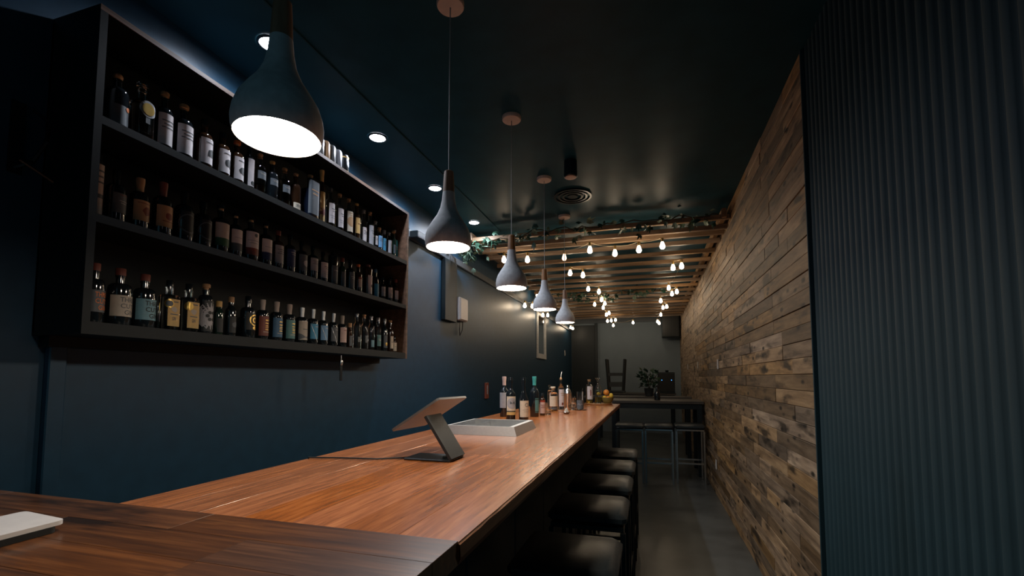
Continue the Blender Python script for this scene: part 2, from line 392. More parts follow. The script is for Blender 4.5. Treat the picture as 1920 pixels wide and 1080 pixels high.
class Wrap:
    """draws flat shapes onto the side of a bottle of radius r (section ex, ax), u along the girth, z up"""
    def __init__(s, r, ex, ax): s.r, s.ex, s.ax = r, ex, ax; s.mb = MB()
    def P(s, u, z, lift):
        t = u / s.r; k = sec(t, s.ex); rr = s.r + lift
        return (rr * k * math.cos(t), rr * k * s.ax * math.sin(t), z)
    def rect(s, u0, u1, z0, z1, lift, n=None):
        n = n or max(2, int(abs(u1 - u0) / s.r / .2) + 1); v = []
        for z in (z0, z1):
            for i in range(n + 1): v.append(s.P(u0 + (u1 - u0) * i / n, z, lift))
        s.mb.add(v, [(i, i + 1, n + 2 + i, n + 1 + i) for i in range(n)])
    def disc(s, uc, zc, ru, rz, lift, hole=0, n=20):
        s.rings([(uc + ru * math.cos(2 * PI * i / n), zc + rz * math.sin(2 * PI * i / n)) for i in range(n)], uc, zc, lift, hole)
    def rings(s, pts, uc, zc, lift, hole=0):
        """a flat shape filled in rings so that it follows the curve of the glass"""
        n = len(pts); K_ = 7; v = []; f = []
        for k in range(K_):
            q = max(.001, hole) + (1 - max(.001, hole)) * k / (K_ - 1)
            v += [s.P(uc + (u - uc) * q, zc + (z - zc) * q, lift) for u, z in pts]
        for k in range(K_ - 1):
            for i in range(n): j = (i + 1) % n; f.append((k * n + i, k * n + j, (k + 1) * n + j, (k + 1) * n + i))
        s.mb.add(v, f)
    def poly(s, pts, lift): s.rings(pts, sum(p[0] for p in pts) / len(pts), sum(p[1] for p in pts) / len(pts), lift)
    def stroke(s, pts, w_, lift):
        for (u0, z0), (u1, z1) in zip(pts, pts[1:]):
            du, dz = u1 - u0, z1 - z0; l = math.hypot(du, dz) or 1; a, b = -dz / l * w_ / 2, du / l * w_ / 2
            m = max(1, int(abs(du) / .004)); v = []
            for i in range(m + 1):
                q = i / m; u, z = u0 + du * q, z0 + dz * q; v += [s.P(u - a, z - b, lift), s.P(u + a, z + b, lift)]
            s.mb.add(v, [(2 * i, 2 * i + 2, 2 * i + 3, 2 * i + 1) for i in range(m)])
    def text(s, t, uc, zc, W_, H_, lift):
        vv, ff = text_geo(t); s.mb.add([s.P(uc + x * W_, zc + y * H_, lift) for x, y in vv], ff)
SHAPES = {   # body top, shoulder end, neck radius share
    'squat': (.62, .74, .36), 'round': (.60, .74, .34), 'tall': (.64, .80, .36), 'wine': (.60, .76, .38), 'burg': (.46, .72, .38),
    'flask': (.64, .70, .30), 'sq': (.66, .72, .34), 'cyl': (.86, .92, .40), 'bell': (.50, .72, .30), 'short': (.66, .78, .40)}
def bottle(loc, H, r, shape, glassm, cap, label, desc, cat='bottle', group=None, lab=None, marks=(), ex=2.0, ax=1.0, rz=0, name='spirit_bottle', liquid=None):
    """a bottle with body, cap, label (with print) and, if seen, its liquid"""
    t = thing(name, desc, cat, loc, rz, group)
    b0, b1, nr = SHAPES[shape]; rn = max(.011, r * nr)
    capk, capc = cap
    ch = {'screw': .028, 'cork': .022, 'ball': .03, 'tcork': .03, 'sleeve': .075, 'glass': .03, 'pour': .03, 'none': 0}[capk]
    hn = H - ch * (.9 if capk != 'sleeve' else .12)
    prof = [(r * .55, .004), (r * .93, 0), (r, .006), (r, H * b0)]
    for i in range(1, 7):
        q = i / 7; a = q * PI / 2
        if shape in ('wine', 'bell', 'tall'): s_ = .5 + .5 * math.cos(q * PI)
        elif shape == 'burg': s_ = (1 - q) ** 1.5 * .55 + (.5 + .5 * math.cos(q * PI)) * .45
        else: s_ = math.cos(a) ** .8
        prof.append((rn + (r - rn) * s_, H * (b0 + (b1 - b0) * (math.sin(a) if shape not in ('wine', 'bell', 'tall', 'burg') else q))))
    prof += [(rn, H * b1), (rn, hn - .010), (rn * 1.18, hn - .009), (rn * 1.18, hn - .001), (rn * .9, hn)]
    seg = 22 if ex == 2 else 32
    MB().lathe(prof, seg, ex=ex, ax=ax).build('glass_body', glassm, t, True)
    if capk == 'screw': MB().lathe([(rn * 1.2, H - ch), (rn * 1.22, H - .002), (rn * 1.1, H)], 16).build('cap', capc, t, True)
    elif capk == 'cork': MB().lathe([(rn * .85, H - ch - .004), (rn * .88, H - ch * .5), (rn * 1.25, H - ch * .5), (rn * 1.25, H - .002), (rn * 1.1, H)], 16).build('cork', capc, t, True)
    elif capk == 'tcork':
        MB().lathe([(rn * .8, H - ch - .006), (rn * .85, H - ch * .55)], 16).build('cork', 'c_cork', t, True)
        MB().lathe([(rn * 1.35, H - ch * .55), (rn * 1.4, H - .004), (rn * 1.2, H)], 16).build('stopper', capc, t, True)
    elif capk == 'ball': MB().sphere((0, 0, H - .016), .016).build('stopper', capc, t, True)
    elif capk == 'sleeve': MB().lathe([(rn * 1.06, H - ch), (rn * 1.1, H - ch * .5), (rn * 1.28, H - .018), (rn * 1.28, H - .001), (rn * 1.1, H)], 16).build('foil_sleeve', capc, t, True)
    elif capk == 'glass': MB().lathe([(rn * .7, H - ch - .01), (rn * .7, H - ch), (rn * 1.7, H - ch * .6), (rn * 1.7, H - .004), (rn * 1.2, H)], 16).build('stopper', capc, t, True)
    elif capk == 'pour':
        MB().lathe([(rn * 1.1, H - .03), (rn * 1.1, H - .012), (rn * .4, H - .004)], 14).build('pourer_collar', 'c_cork', t, True)
        MB().tube([(0, 0, H - .005), (0, .004, H + .03), (0, .012, H + .055)], .0035, 6).build('pourer_spout', 'steel', t, True)
    if liquid:
        lm, lv = liquid
        MB().lathe([(r * .90, .008), (r * .955, .012), (r * .955, H * lv)], seg, ex=ex, ax=ax).build('liquid', lm, t, True)
    if lab:
        col, z0, z1, half = lab; L_ = .0007; P_ = .0013
        wl = Wrap(r, ex, ax); wl.rect(-half * r, half * r, z0 * H, z1 * H, L_)
        lo = wl.mb.build('label', 'c_' + col, t, True)
        zz = lambda q: (z0 + (z1 - z0) * q) * H
        hz = (z1 - z0) * H; hu = 2 * half * r
        for mk in marks:
            k, c_ = mk[0], mk[1]; wp = Wrap(r, ex, ax); nm = 'print'
            if k == 'text':      # uc, zc, width share, height share
                wp.text(mk[2], mk[3] * hu, zz(mk[4]), mk[5] * hu, mk[6] * hz, P_); nm = 'lettering'
            elif k == 'band': wp.rect(-half * r, half * r, zz(mk[2]), zz(mk[3]), P_); nm = 'label_band'
            elif k == 'disc': wp.disc(mk[2] * hu, zz(mk[3]), mk[4] * hz, mk[4] * hz, P_, mk[5] if len(mk) > 5 else 0)
            elif k == 'seal': wp.disc(mk[2] * hu, zz(mk[3]), mk[4] * hz, mk[4] * hz, P_ + .0008); nm = 'seal'
            elif k == 'sealdot': wp.disc(mk[2] * hu, zz(mk[3]), mk[4] * hz, mk[4] * hz, P_ + .0016); nm = 'seal_centre'
            elif k == 'lines':
                for i in range(mk[2]):
                    q = mk[3] - i * .11; wd = hu * (.26 if i % 2 else .36) * .9; wp.rect(-wd + mk[4] * hu, wd + mk[4] * hu, zz(q), zz(q) + hz * .035, P_)
            elif k == 'wave':
                for q in (.30, .62, .78):
                    wp.stroke([((-.10 + .45 * i / 8) * hu, zz(q + (.05 if i % 2 else 0))) for i in range(9)], hz * .035, P_)
                for q in (.44, .52): wp.stroke([(-.10 * hu, zz(q)), (.35 * hu, zz(q))], hz * .03, P_)
            elif k == 'vee': wp.stroke([((-.45) * hu, zz(.95)), (.10 * hu, zz(-.22)), (.24 * hu, zz(.12)), (.45 * hu, zz(.95))], hz * .03, P_)
            elif k == 'flower':
                for i in range(6):
                    a = i * PI / 3; wp.disc(mk[2] * hu + .125 * hz * math.cos(a), zz(mk[3]) + .125 * hz * math.sin(a), hz * .058, hz * .058, P_ + .0012, 0, 10)
            elif k == 'pic':     # small dark picture
                rp = random.Random(int(H * 1e5)); pts = [(mk[2] * hu + mk[4] * hz * rp.uniform(.75, 1.1) * math.cos(a * PI / 5), zz(mk[3]) + mk[4] * hz * rp.uniform(.7, 1.1) * math.sin(a * PI / 5)) for a in range(10)]
                wp.poly(pts, P_)
            elif k == 'hill':
                wp.poly([(-.5 * hu, zz(0)), (.5 * hu, zz(0)), (.5 * hu, zz(.1)), (.25 * hu, zz(.22)), (0, zz(.15)), (-.3 * hu, zz(.3)), (-.5 * hu, zz(.35))], P_)
            elif k == 'bars':
                for i in range(3): wp.rect((mk[2] + i * .075) * hu, (mk[2] + i * .075 + .022) * hu, zz(.18), zz(.82 - .05 * i), P_)
            elif k == 'vband': wp.rect(mk[2] * hu, mk[3] * hu, zz(0), zz(1), P_)
            wp.mb.build(nm, 'c_' + c_, lo)
    return t
XB = -1.962
GROUPS = ('bottles on the top shelf', 'bottles on the middle shelf', 'bottles on the bottom shelf')
ROWN = ('top', 'middle', 'bottom')
W3 = lambda c: [('text', c, 'THREE', .12, .80, .62, .22), ('text', c, 'CUTS', .12, .50, .58, .22), ('text', c, 'GIN', .16, .20, .42, .22)]
GN = [('lines', 'smoke', 1, .88, .0), ('pic', 'stone', 0, .62, .12), ('lines', 'smoke', 1, .42, .0), ('text', 'smoke', 'GIN', 0, .28, .34, .13), ('seal', 'leafgold', -.42, .82, .15)]
GN2 = GN + [('sealdot', 'smoke', -.40, .82, .105)]
ic = lambda q: [('lines', 'smoke', 1, .82, .1), ('pic', 'black', .18, .42, q)]
ln = [('lines', 'smoke', 3, .75, 0)]
lns = [('lines', 'smoke', 2, .7, .1), ('lines', 'grey', 2, .35, -.05)]
# (x of the bottle, its width, y of its top, shape, glass, cap, label, marks, description[, extras])  x, width and y as read on the photograph
A = [
 (222, 46, 138, 'squat', 'bottle_ink', ('ball', 'c_cork'), ('smoke', .1, .42, .9), [('seal', 'orange', .3, .9, .12)], 'round-shouldered black bottle with ball stopper'),
 (268, 46, 157, 'flask', 'glass_clear', ('glass', 'glass_clear'), ('smoke', .3, .56, .25), [('disc', 'silver', .0, .9, .52), ('seal', 'leafgold', .0, .9, .38)], 'clear faceted decanter bottle with gold oval medallion', dict(ex=5, ax=.8, liquid=('liquid_amber', .14))),
 (310, 34, 174, 'squat', 'bottle_ink', ('tcork', 'c_cork'), ('white', .12, .62, 1.2), ln, 'bottle with tall pale label and wooden stopper'),
 (346, 37, 198, 'squat', 'bottle_ink', ('tcork', 'c_cork'), ('white', .12, .62, 1.2), ln, 'bottle with broad white label and round wooden stopper'),
 (384, 34, 226, 'squat', 'bottle_brown', ('screw', 'bottle_ink'), ('white', .14, .62, .95), ic(.2), 'black-capped bottle with white label and small arch drawing'),
 (418, 31, 250, 'squat', 'bottle_brown', ('screw', 'bottle_ink'), ('white', .14, .62, .95), ic(.22), 'black-capped bottle with white label and dark dome drawing'),
 (445, 28, 265, 'squat', 'bottle_brown', ('tcork', 'c_orange'), ('white', .14, .62, .95), ic(.2), 'orange-stoppered bottle with white label and dark fruit drawing'),
 (469, 19, 268, 'tall', 'bottle_ink', ('screw', 'bottle_ink'), ('white', .12, .66, .9), [('disc', 'black', .1, .12, .08)], 'slim dark bottle with narrow white label'),
 (488, 24, 289, 'round', 'glass_smoke', ('cork', 'c_cork'), ('smoke', .40, .58, 1.0), [('lines', 'stone', 2, .7, 0)], 'clear bottle with low amber spirit', dict(liquid=('liquid_amber', .3))),
 (511, 23, 303, 'round', 'bottle_ink', ('cork', 'c_yellow'), ('smoke', .40, .56, 1.0), [('lines', 'stone', 2, .7, 0)], 'dark bottle with pale yellow cork'),
 (534, 22, 316, 'round', 'glass_smoke', ('cork', 'c_cork'), ('smoke', .38, .56, 1.0), [('lines', 'stone', 2, .7, 0)], 'smoky clear bottle with tan cork', dict(liquid=('liquid_amber', .2))),
 (555, 20, 326, 'round', 'bottle_brown', ('cork', 'c_cork'), ('cream', .06, .26, 1.1), ln, 'dark bottle with low cream label'),
 (582, 28, 329, 'flask', 'bottle_navy', ('cork', 'c_cork'), ('smoke', .12, .84, 1.0), [('lines', 'tan', 2, .7, 0)], 'wide flat-sided bottle of dark blue-grey glass', dict(ex=5, ax=1.0)),
 (604, 14, 314, 'tall', 'bottle_brown', ('sleeve', 'c_yellow'), ('yellow', .05, .60, 1.1), [('pic', 'brown' if False else 'maroon', .1, .35, .2)], 'tall slim bottle with gold foil and golden label'),
 (620, 17, 353, 'squat', 'glass_smoke', ('cork', 'c_smoke'), ('white', .16, .62, 1.1), lns, 'clear bottle with white label beside the gold-foil bottle'),
 (637, 16, 364, 'squat', 'glass_smoke', ('cork', 'c_cork'), ('white', .16, .62, 1.1), lns, 'clear bottle with slanted white label'),
 (654, 17, 373, 'squat', 'glass_smoke', ('cork', 'c_cork'), ('cream', .16, .66, 1.1), [('disc', 'tan', 0, .5, .25), ('lines', 'tan', 2, .9, 0)], 'clear bottle with white and tan patterned label'),
 (669, 14, 382, 'round', 'bottle_brown', ('cork', 'c_yellow'), ('yellow', .22, .62, 1.1), [('lines', 'maroon', 1, .6, .1)], 'slim bottle with yellow label'),
 (682, 12, 394, 'sq', 'glass_clear', ('cork', 'c_silver'), ('white', .1, .5, 1.1), ln, 'narrow clear bottle with plain white label'),
 (694, 14, 398, 'sq', 'glass_clear', ('cork', 'c_cork'), ('grey', .1, .62, 1.1), lns, 'clear bottle with tall pale grey label'),
 (704, 10, 415, 'tall', 'glass_clear', ('cork', 'c_silver'), ('white', .2, .5, .8), ln, 'small clear bottle with silver cap'),
 (711, 13, 427, 'squat', 'glass_clear', ('tcork', 'c_cork'), ('lightblue', .2, .66, 1.1), ln, 'squat clear bottle with light blue label and cork'),
 (720, 9, 432, 'sq', 'glass_clear', ('screw', 'c_silver'), ('azure', .08, .66, 1.2), ln, 'narrow bottle with bright blue label'),
 (729, 12, 436, 'squat', 'glass_clear', ('cork', 'c_silver'), ('grey', .16, .66, 1.1), lns, 'clear bottle with grey-white label'),
 (738, 10, 433, 'round', 'bottle_green', ('tcork', 'c_cork'), ('smoke', .2, .5, .9), ln, 'dark green bottle with cork stopper'),
 (752, 12, 436, 'sq', 'glass_clear', ('screw', 'c_silver'), ('cyan', .08, .66, 1.2), [('lines', 'white', 2, .6, 0)], 'square bottle with bright turquoise label'),
]
B = [
 (184, 26, 290, 'cyl', 'bottle_ink', ('screw', 'bottle_ink'), ('paper', .05, .84, 1.3), [('lines', 'smoke', 3, .85, .0), ('band', 'smoke', .34, .42)], 'tall cylindrical bottle wrapped in buff paper'),
 (220, 40, 320, 'squat', 'bottle_ink', ('screw', 'bottle_ink'), ('smoke', .2, .56, .8), [('lines', 'maroon', 1, .9, .2), ('lines', 'grey', 2, .6, .2)], 'large glossy black bottle with dark label'),
 (264, 38, 335, 'squat', 'bottle_ink', ('sleeve', 'c_tan'), ('tan', .18, .56, 1.15), [('pic', 'maroon', .12, .5, .22), ('lines', 'maroon', 1, .85, .0)], 'black bottle with tan label and ochre neck'),
 (307, 38, 343, 'squat', 'bottle_ink', ('sleeve', 'c_maroon'), ('tan', .18, .56, 1.15), [('pic', 'maroon', .05, .5, .18), ('lines', 'maroon', 1, .25, .1)], 'black bottle with tan label and maroon neck'),
 (347, 37, 360, 'squat', 'bottle_ink', ('screw', 'bottle_ink'), ('black', .15, .60, .8), [('disc', 'smoke', .0, .5, .40, .88), ('bars', 'smoke', .22)], 'round-shouldered black bottle with faint grey ring emblem beside tan labels'),
 (382, 34, 379, 'squat', 'bottle_ink', ('screw', 'bottle_ink'), ('black', .15, .60, .8), [('disc', 'smoke', .0, .5, .40, .88), ('bars', 'smoke', .22)], 'round-shouldered black bottle with faint grey ring emblem beside green band'),
 (415, 33, 386, 'squat', 'bottle_ink', ('tcork', 'bottle_ink'), ('paper', .16, .62, 1.25), [('band', 'green', 0, .34)], 'bottle with pale label above a green band'),
 (443, 26, 400, 'squat', 'bottle_ink', ('tcork', 'bottle_ink'), ('white', .16, .62, 1.25), [('band', 'smoke', 0, .36), ('lines', 'grey', 1, .6, .0)], 'bottle with white label above a dark band, shorter neighbour'),
 (471, 31, 408, 'squat', 'bottle_ink', ('tcork', 'bottle_ink'), ('white', .16, .66, 1.25), [('band', 'maroon', 0, .3), ('pic', 'smoke', .0, .85, .09), ('lines', 'grey', 2, .6, -.1)], 'bottle with white label above a maroon band'),
 (499, 25, 419, 'squat', 'bottle_ink', ('tcork', 'bottle_ink'), ('white', .16, .62, 1.25), [('band', 'navy', 0, .36), ('lines', 'grey', 1, .6, .0)], 'bottle with white label above a navy band'),
 (522, 22, 433, 'squat', 'bottle_brown', ('screw', 'c_maroon'), ('grey', .18, .62, 1.2), ln, 'dark bottle with maroon cap and grey label'),
 (544, 22, 441, 'squat', 'bottle_ink', ('screw', 'bottle_ink'), ('navy', .18, .62, 1.2), [('lines', 'grey', 2, .8, .1)], 'dark bottle with deep blue label'),
 (566, 22, 453, 'squat', 'bottle_ink', ('screw', 'bottle_ink'), ('smoke', .18, .62, 1.2), [('pic', 'grey', .1, .5, .22)], 'dark bottle with charcoal picture label'),
 (587, 20, 462, 'squat', 'bottle_ink', ('screw', 'bottle_ink'), ('grey', .28, .64, 1.2), ln, 'dark bottle with short pale grey label'),
 (606, 19, 473, 'squat', 'bottle_ink', ('screw', 'bottle_ink'), ('white', .18, .66, 1.2), lns, 'dark bottle with tall white label and small print'),
 (625, 18, 473, 'cyl', 'bottle_ink', ('screw', 'bottle_ink'), ('smoke', .1, .6, 1.0), [('lines', 'grey', 1, .7, 0)], 'black cylindrical bottle without pale label'),
 (642, 14, 484, 'round', 'bottle_green', ('screw', 'c_maroon'), ('smoke', .1, .55, 1.0), [], 'slim dark green bottle with maroon cap'),
 (657, 17, 488, 'squat', 'bottle_ink', ('screw', 'bottle_ink'), ('smoke', .1, .6, 1.0), [('lines', 'grey', 2, .7, 0)], 'charcoal bottle with faint grey lines'),
 (672, 15, 496, 'squat', 'bottle_brown', ('cork', 'c_orange'), ('paper', .22, .56, .8), [('band', 'maroon', .8, 1)], 'brown bottle with small cream square label and orange cap'),
 (690, 17, 497, 'cyl', 'bottle_brown', ('sleeve', 'c_maroon'), ('white', .08, .66, .9), [('pic', 'black', .1, .45, .1)], 'tall bottle with white label and dark red neck'),
 (704, 13, 505, 'squat', 'bottle_ink', ('screw', 'c_blue'), ('azure', .06, .5, 1.2), [], 'bottle with bright azure label and blue cap'),
 (717, 12, 521, 'squat', 'glass_smoke', ('screw', 'bottle_ink'), ('grey', .2, .6, 1.2), ln, 'small bottle with pale grey label next to azure one'),
 (730, 13, 523, 'squat', 'bottle_ink', ('screw', 'bottle_ink'), ('white', .2, .62, 1.2), lns, 'small dark bottle with printed white label'),
 (742, 11, 524, 'squat', 'bottle_brown', ('screw', 'c_maroon'), ('white', .2, .55, 1.2), [('pic', 'orange', .2, .2, .14)], 'small brown bottle with white label and orange spot'),
 (753, 10, 523, 'tall', 'bottle_brown', ('screw', 'bottle_ink'), ('white', .12, .6, 1.2), [('pic', 'black', 0, .4, .2)], 'slim dark bottle with white label at the shelf end'),
]
C = [
 (181, 38, 494, 'squat', 'bottle_ink', ('screw', 'c_maroon'), ('smoke', .19, .55, 1.3), W3('orange'), 'squat bottle with dark label in red lettering'),
 (227, 47, 504, 'squat', 'bottle_ink', ('screw', 'c_maroon'), ('stone', .16, .52, 1.3), W3('smoke'), 'squat bottle with stone label in dark lettering'),
 (273, 44, 515, 'squat', 'bottle_ink', ('screw', 'c_maroon'), ('sky', .15, .53, 1.3), W3('black'), 'squat bottle with blue label in dark lettering'),
 (319, 34, 526, 'sq', 'glass_smoke', ('screw', 'bottle_ink'), ('gold', .09, .62, .75), GN2, 'flat-faced bottle with gold label and dark round seal', dict(ex=6, ax=.9)),
 (355, 34, 533, 'sq', 'glass_smoke', ('screw', 'bottle_ink'), ('gold', .09, .62, .75), GN, 'flat-faced bottle with gold label and bright gold seal', dict(ex=6, ax=.9)),
 (387, 29, 533, 'short', 'bottle_ink', ('tcork', 'c_cork'), ('black', .06, .66, 1.1), [('disc', 'grey', .06, .5, .44), ('flower', 'black', .10, .5)], 'black bottle with white disc and flower emblem'),
 (411, 18, 565, 'tall', 'bottle_green', ('screw', 'c_yellow'), ('black', .1, .5, .9), [], 'short dark green bottle with yellow cap'),
 (434, 21, 557, 'tall', 'bottle_ink', ('screw', 'c_tan'), ('black', .1, .5, .9), [('pic', 'smoke', .1, .5, .2)], 'glossy black bottle with copper neck band'),
 (466, 29, 556, 'squat', 'bottle_ink', ('screw', 'bottle_ink'), ('black', .2, .60, 1.0), [('disc', 'leafgold', .16, .58, .34, .78), ('disc', 'leafgold', .16, .58, .17, .5), ('pic', 'leafgold', .16, .12, .14)], 'black bottle with round gold emblem'),
 (493, 24, 562, 'squat', 'bottle_ink', ('sleeve', 'c_paper'), ('maroon', .1, .58, 1.25), [('wave', 'leafgold'), ('lines', 'stone', 1, .18, .1)], 'bottle with maroon label and gold waves'),
 (519, 24, 566, 'squat', 'bottle_ink', ('sleeve', 'c_paper'), ('blue', .1, .58, 1.25), [('wave', 'leafgold'), ('lines', 'stone', 1, .18, .1)], 'bottle with deep blue label and gold waves'),
 (543, 23, 571, 'squat', 'bottle_ink', ('sleeve', 'c_paper'), ('teal', .1, .58, 1.25), [('wave', 'leafgold'), ('lines', 'stone', 1, .18, .1)], 'bottle with sea green label and gold waves'),
 (566, 23, 577, 'squat', 'bottle_ink', ('sleeve', 'c_silver'), ('stone', .1, .62, 1.25), [('hill', 'smoke'), ('lines', 'smoke', 1, .55, .1)], 'bottle with stone grey label with dark hill shape'),
 (587, 20, 580, 'squat', 'bottle_ink', ('sleeve', 'c_silver'), ('azure', .16, .58, 1.25), [('vee', 'silver'), ('lines', 'white', 1, .8, .2)], 'bottle with strong blue label and silver zigzag'),
 (606, 19, 584, 'squat', 'bottle_ink', ('sleeve', 'c_silver'), ('lightblue', .16, .58, 1.25), [('vee', 'silver'), ('lines', 'white', 1, .8, .2)], 'bottle with paler blue label and silver zigzag'),
 (625, 18, 588, 'squat', 'bottle_ink', ('sleeve', 'c_silver'), ('smoke', .16, .58, 1.25), [('vee', 'silver'), ('lines', 'grey', 1, .8, .2)], 'bottle with black label and silver zigzag'),
 (642, 17, 592, 'squat', 'bottle_ink', ('sleeve', 'c_stone'), ('pink', .16, .62, 1.25), [('lines', 'maroon', 1, .8, .1)], 'bottle with pale pink label'),
 (656, 9, 606, 'tall', 'bottle_brown', ('screw', 'c_cork'), ('smoke', .1, .5, .9), [], 'small brown bottle half hidden behind the pink label'),
 (669, 14, 588, 'tall', 'glass_clear', ('cork', 'c_silver'), ('smoke', .2, .34, .5), [('lines', 'leafgold', 1, .5, 0)], 'tall clear bottle with slim neck'),
 (683, 13, 590, 'tall', 'glass_clear', ('cork', 'c_cork'), ('smoke', .2, .4, .5), [], 'clear bottle with tan cork beside the tall clear one'),
 (696, 13, 593, 'tall', 'glass_clear', ('cork', 'c_silver'), ('sky', .1, .3, .8), [], 'clear bottle with faint blue foot'),
 (709, 12, 596, 'squat', 'glass_smoke', ('screw', 'c_silver'), ('teal', .15, .48, 1.1), [('lines', 'white', 2, .6, 0)], 'bottle with small teal label'),
 (721, 12, 598, 'tall', 'bottle_ink', ('screw', 'c_silver'), ('smoke', .12, .5, 1.1), [('pic', 'leafgold', 0, .3, .15)], 'dark bottle with silver cap near the right end'),
 (732, 12, 601, 'squat', 'bottle_brown', ('cork', 'c_cork'), ('cream', .12, .5, .9), [('lines', 'smoke', 1, .5, 0)], 'brown bottle with cream arched label'),
 (739, 10, 630, 'short', 'bottle_brown', ('screw', 'bottle_ink'), ('cream', .1, .6, 1.2), [('lines', 'smoke', 1, .5, 0)], 'miniature bottle with cream label'),
 (748, 10, 632, 'short', 'bottle_brown', ('screw', 'bottle_ink'), ('paper', .1, .6, 1.2), [('lines', 'smoke', 1, .5, 0)], 'miniature bottle with buff label'),
]
def place_row(row, zs, i_row, x=XB):
    """seat each bottle on its shelf at the place read from the photograph, without touching its neighbours"""
    last = None
    for i, q in enumerate(row):
        px, wp, top = q[0], q[1], q[2]
        p = hit(px, top, X=x); H = p.z - zs
        H = max(.13, min(.36, H))
        d = Vector((p.x, p.y, zs + H / 2 - CZ)); depth = d.dot(VW); sc_ = F / depth
        # the section is seen along the sight line: pixel width -> diameter (off-axis stretch undone)
        hv = Vector((p.x, p.y)); sec_ = hv.length / Vector((p.x, p.y)).dot(Vector((-sy_, cy_)))
        r = wp / sc_ / 2 / max(1, sec_ ** .9) * 1.02
        y = min(p.y, SY1 - .027 - r * (1.2 if len(q) > 9 else 1)); xo = x
        if last is not None and y - last[0] < (r + last[1]) + .0015:
            gap = r + last[1] + .002; dy = y - last[0]; xo = last[2] + (-1 if last[2] >= x else 1) * math.sqrt(max(0, gap * gap - dy * dy))
            if xo < XL + .014 + r: xo = XL + .016 + r
            if xo > SX - r - .004: xo = SX - r - .005
        ex = q[9] if len(q) > 9 else {}
        rz = ex.get('rz', 0)
        dsc = q[8] + ', ' + ORD[i] + ' from left, ' + ROWN[i_row] + ' shelf'
        bottle((xo, y, zs + .0002), H, r, q[3], q[4], q[5], None, dsc, group=GROUPS[i_row], lab=q[6], marks=q[7], ex=ex.get('ex', 2.0), ax=ex.get('ax', 1.0), rz=rz, liquid=ex.get('liquid'))
        last = (y, r * (1.1 if ex.get('ex') else 1), xo)
place_row(A, SHELF_Z[0], 0); place_row(B, SHELF_Z[1], 1); place_row(C, SHELF_Z[2], 2)
# drink cans standing on top of the unit
for i, (px, top, c_, ds) in enumerate([(599, 256, 'silver', 'silver drink can half behind the nearest pendant lamp'), (610, 262, 'tan', 'copper-coloured drink can on top of the shelf unit'),
        (621, 271, 'silver', 'silver drink can between the copper can and another silver can'), (633, 280, 'grey', 'pale grey drink can beside the black can'), (646, 287, 'black', 'black drink can with gold rim on top of the shelf unit')]):
    p = hit(px, top, X=-1.93); zt = STOP + .02; H = .125
    t = thing('drink_can', ds, 'can', (-1.93, p.y, zt + .0002), 0, 'cans on top of the shelf unit')
    MB().lathe([(.024, 0), (.029, .008), (.029, H - .014), (.023, H - .002), (.022, H), (.0205, H - .004)], 20).build('can_body', 'c_' + c_, t, True)
    MB().lathe([(.0205, H - .005), (.0205, H - .0035)], 20).build('can_lid', 'c_silver', t)
    MB().box(-.008, .008, -.004, .004, H - .0035, H - .002).build('ring_pull', 'c_silver', t)
    if c_ == 'black':
        for z0, z1 in ((.002 + .007, .016), (H - .024, H - .0142)): 
            w_ = Wrap(.029, 2, 1); w_.rect(-.09, .09, z0, z1, .0006); w_.mb.build('gold_band', 'c_yellow', t, True)
        w_ = Wrap(.029, 2, 1); w_.disc(.004, .065, .014, .022, .0008); w_.mb.build('emblem', 'c_grey', t)
# ------------------------------------------------------------------ pendant lamps
PN = ['nearest and largest grey pendant lamp in front of the bottle shelf', 'second grey pendant lamp, hanging by the end of the bottle shelf',
      'middle grey pendant lamp of the five above the bar', 'fourth grey pendant lamp from the camera above the bar', 'farthest grey pendant lamp over the bar end']
for i in range(5):
    y = .845 + i * .954; z0 = 2.044
    t = thing('pendant_lamp', PN[i], 'pendant lamp', (-.832, y, z0), 0, 'pendant lamps over the bar')
    pr = [(.094, 0), (.0985, .012), (.100, .032), (.097, .055), (.088, .082), (.070, .112), (.050, .142), (.036, .175), (.029, .21), (.026, .245)]
    MB().lathe(pr + [(.020, .246)], 40, cap=False).build('shade', 'shade_grey', t, True)
    inn = [(r - .004, z + (.004 if k == 0 else 0)) for k, (r, z) in enumerate(pr[:6])]
    o = MB().lathe([(.094, 0)] + inn, 40, cap=False); o.f = [tuple(reversed(f)) for f in o.f]; o.build('shade_lining', 'shade_inside', t, True)
    MB().lathe([(.0255, .245), (.0235, .29), (.0205, .338), (.016, .342)], 20).build('wooden_neck', 'neck_wood', t, True)
    MB().tube([(0, 0, .34), (0, 0, ZC - z0 - .02)], .0028, 6).build('cord', 'cord_grey', t)
    MB().lathe([(.010, ZC - z0 - .026), (.058, ZC - z0 - .024), (.062, ZC - z0 - .018), (.062, ZC - z0)], 28).build('canopy', 'canopy_cream', t, True)
    o = MB(); n = 32; o.add([(0, 0, .0055)] + [(.0895 * math.cos(2 * PI * k / n), .0895 * math.sin(2 * PI * k / n), .0055) for k in range(n)], [(0, (k + 1) % n + 1, k + 1) for k in range(n)])
    o.build('diffuser', 'lamp_face', t)
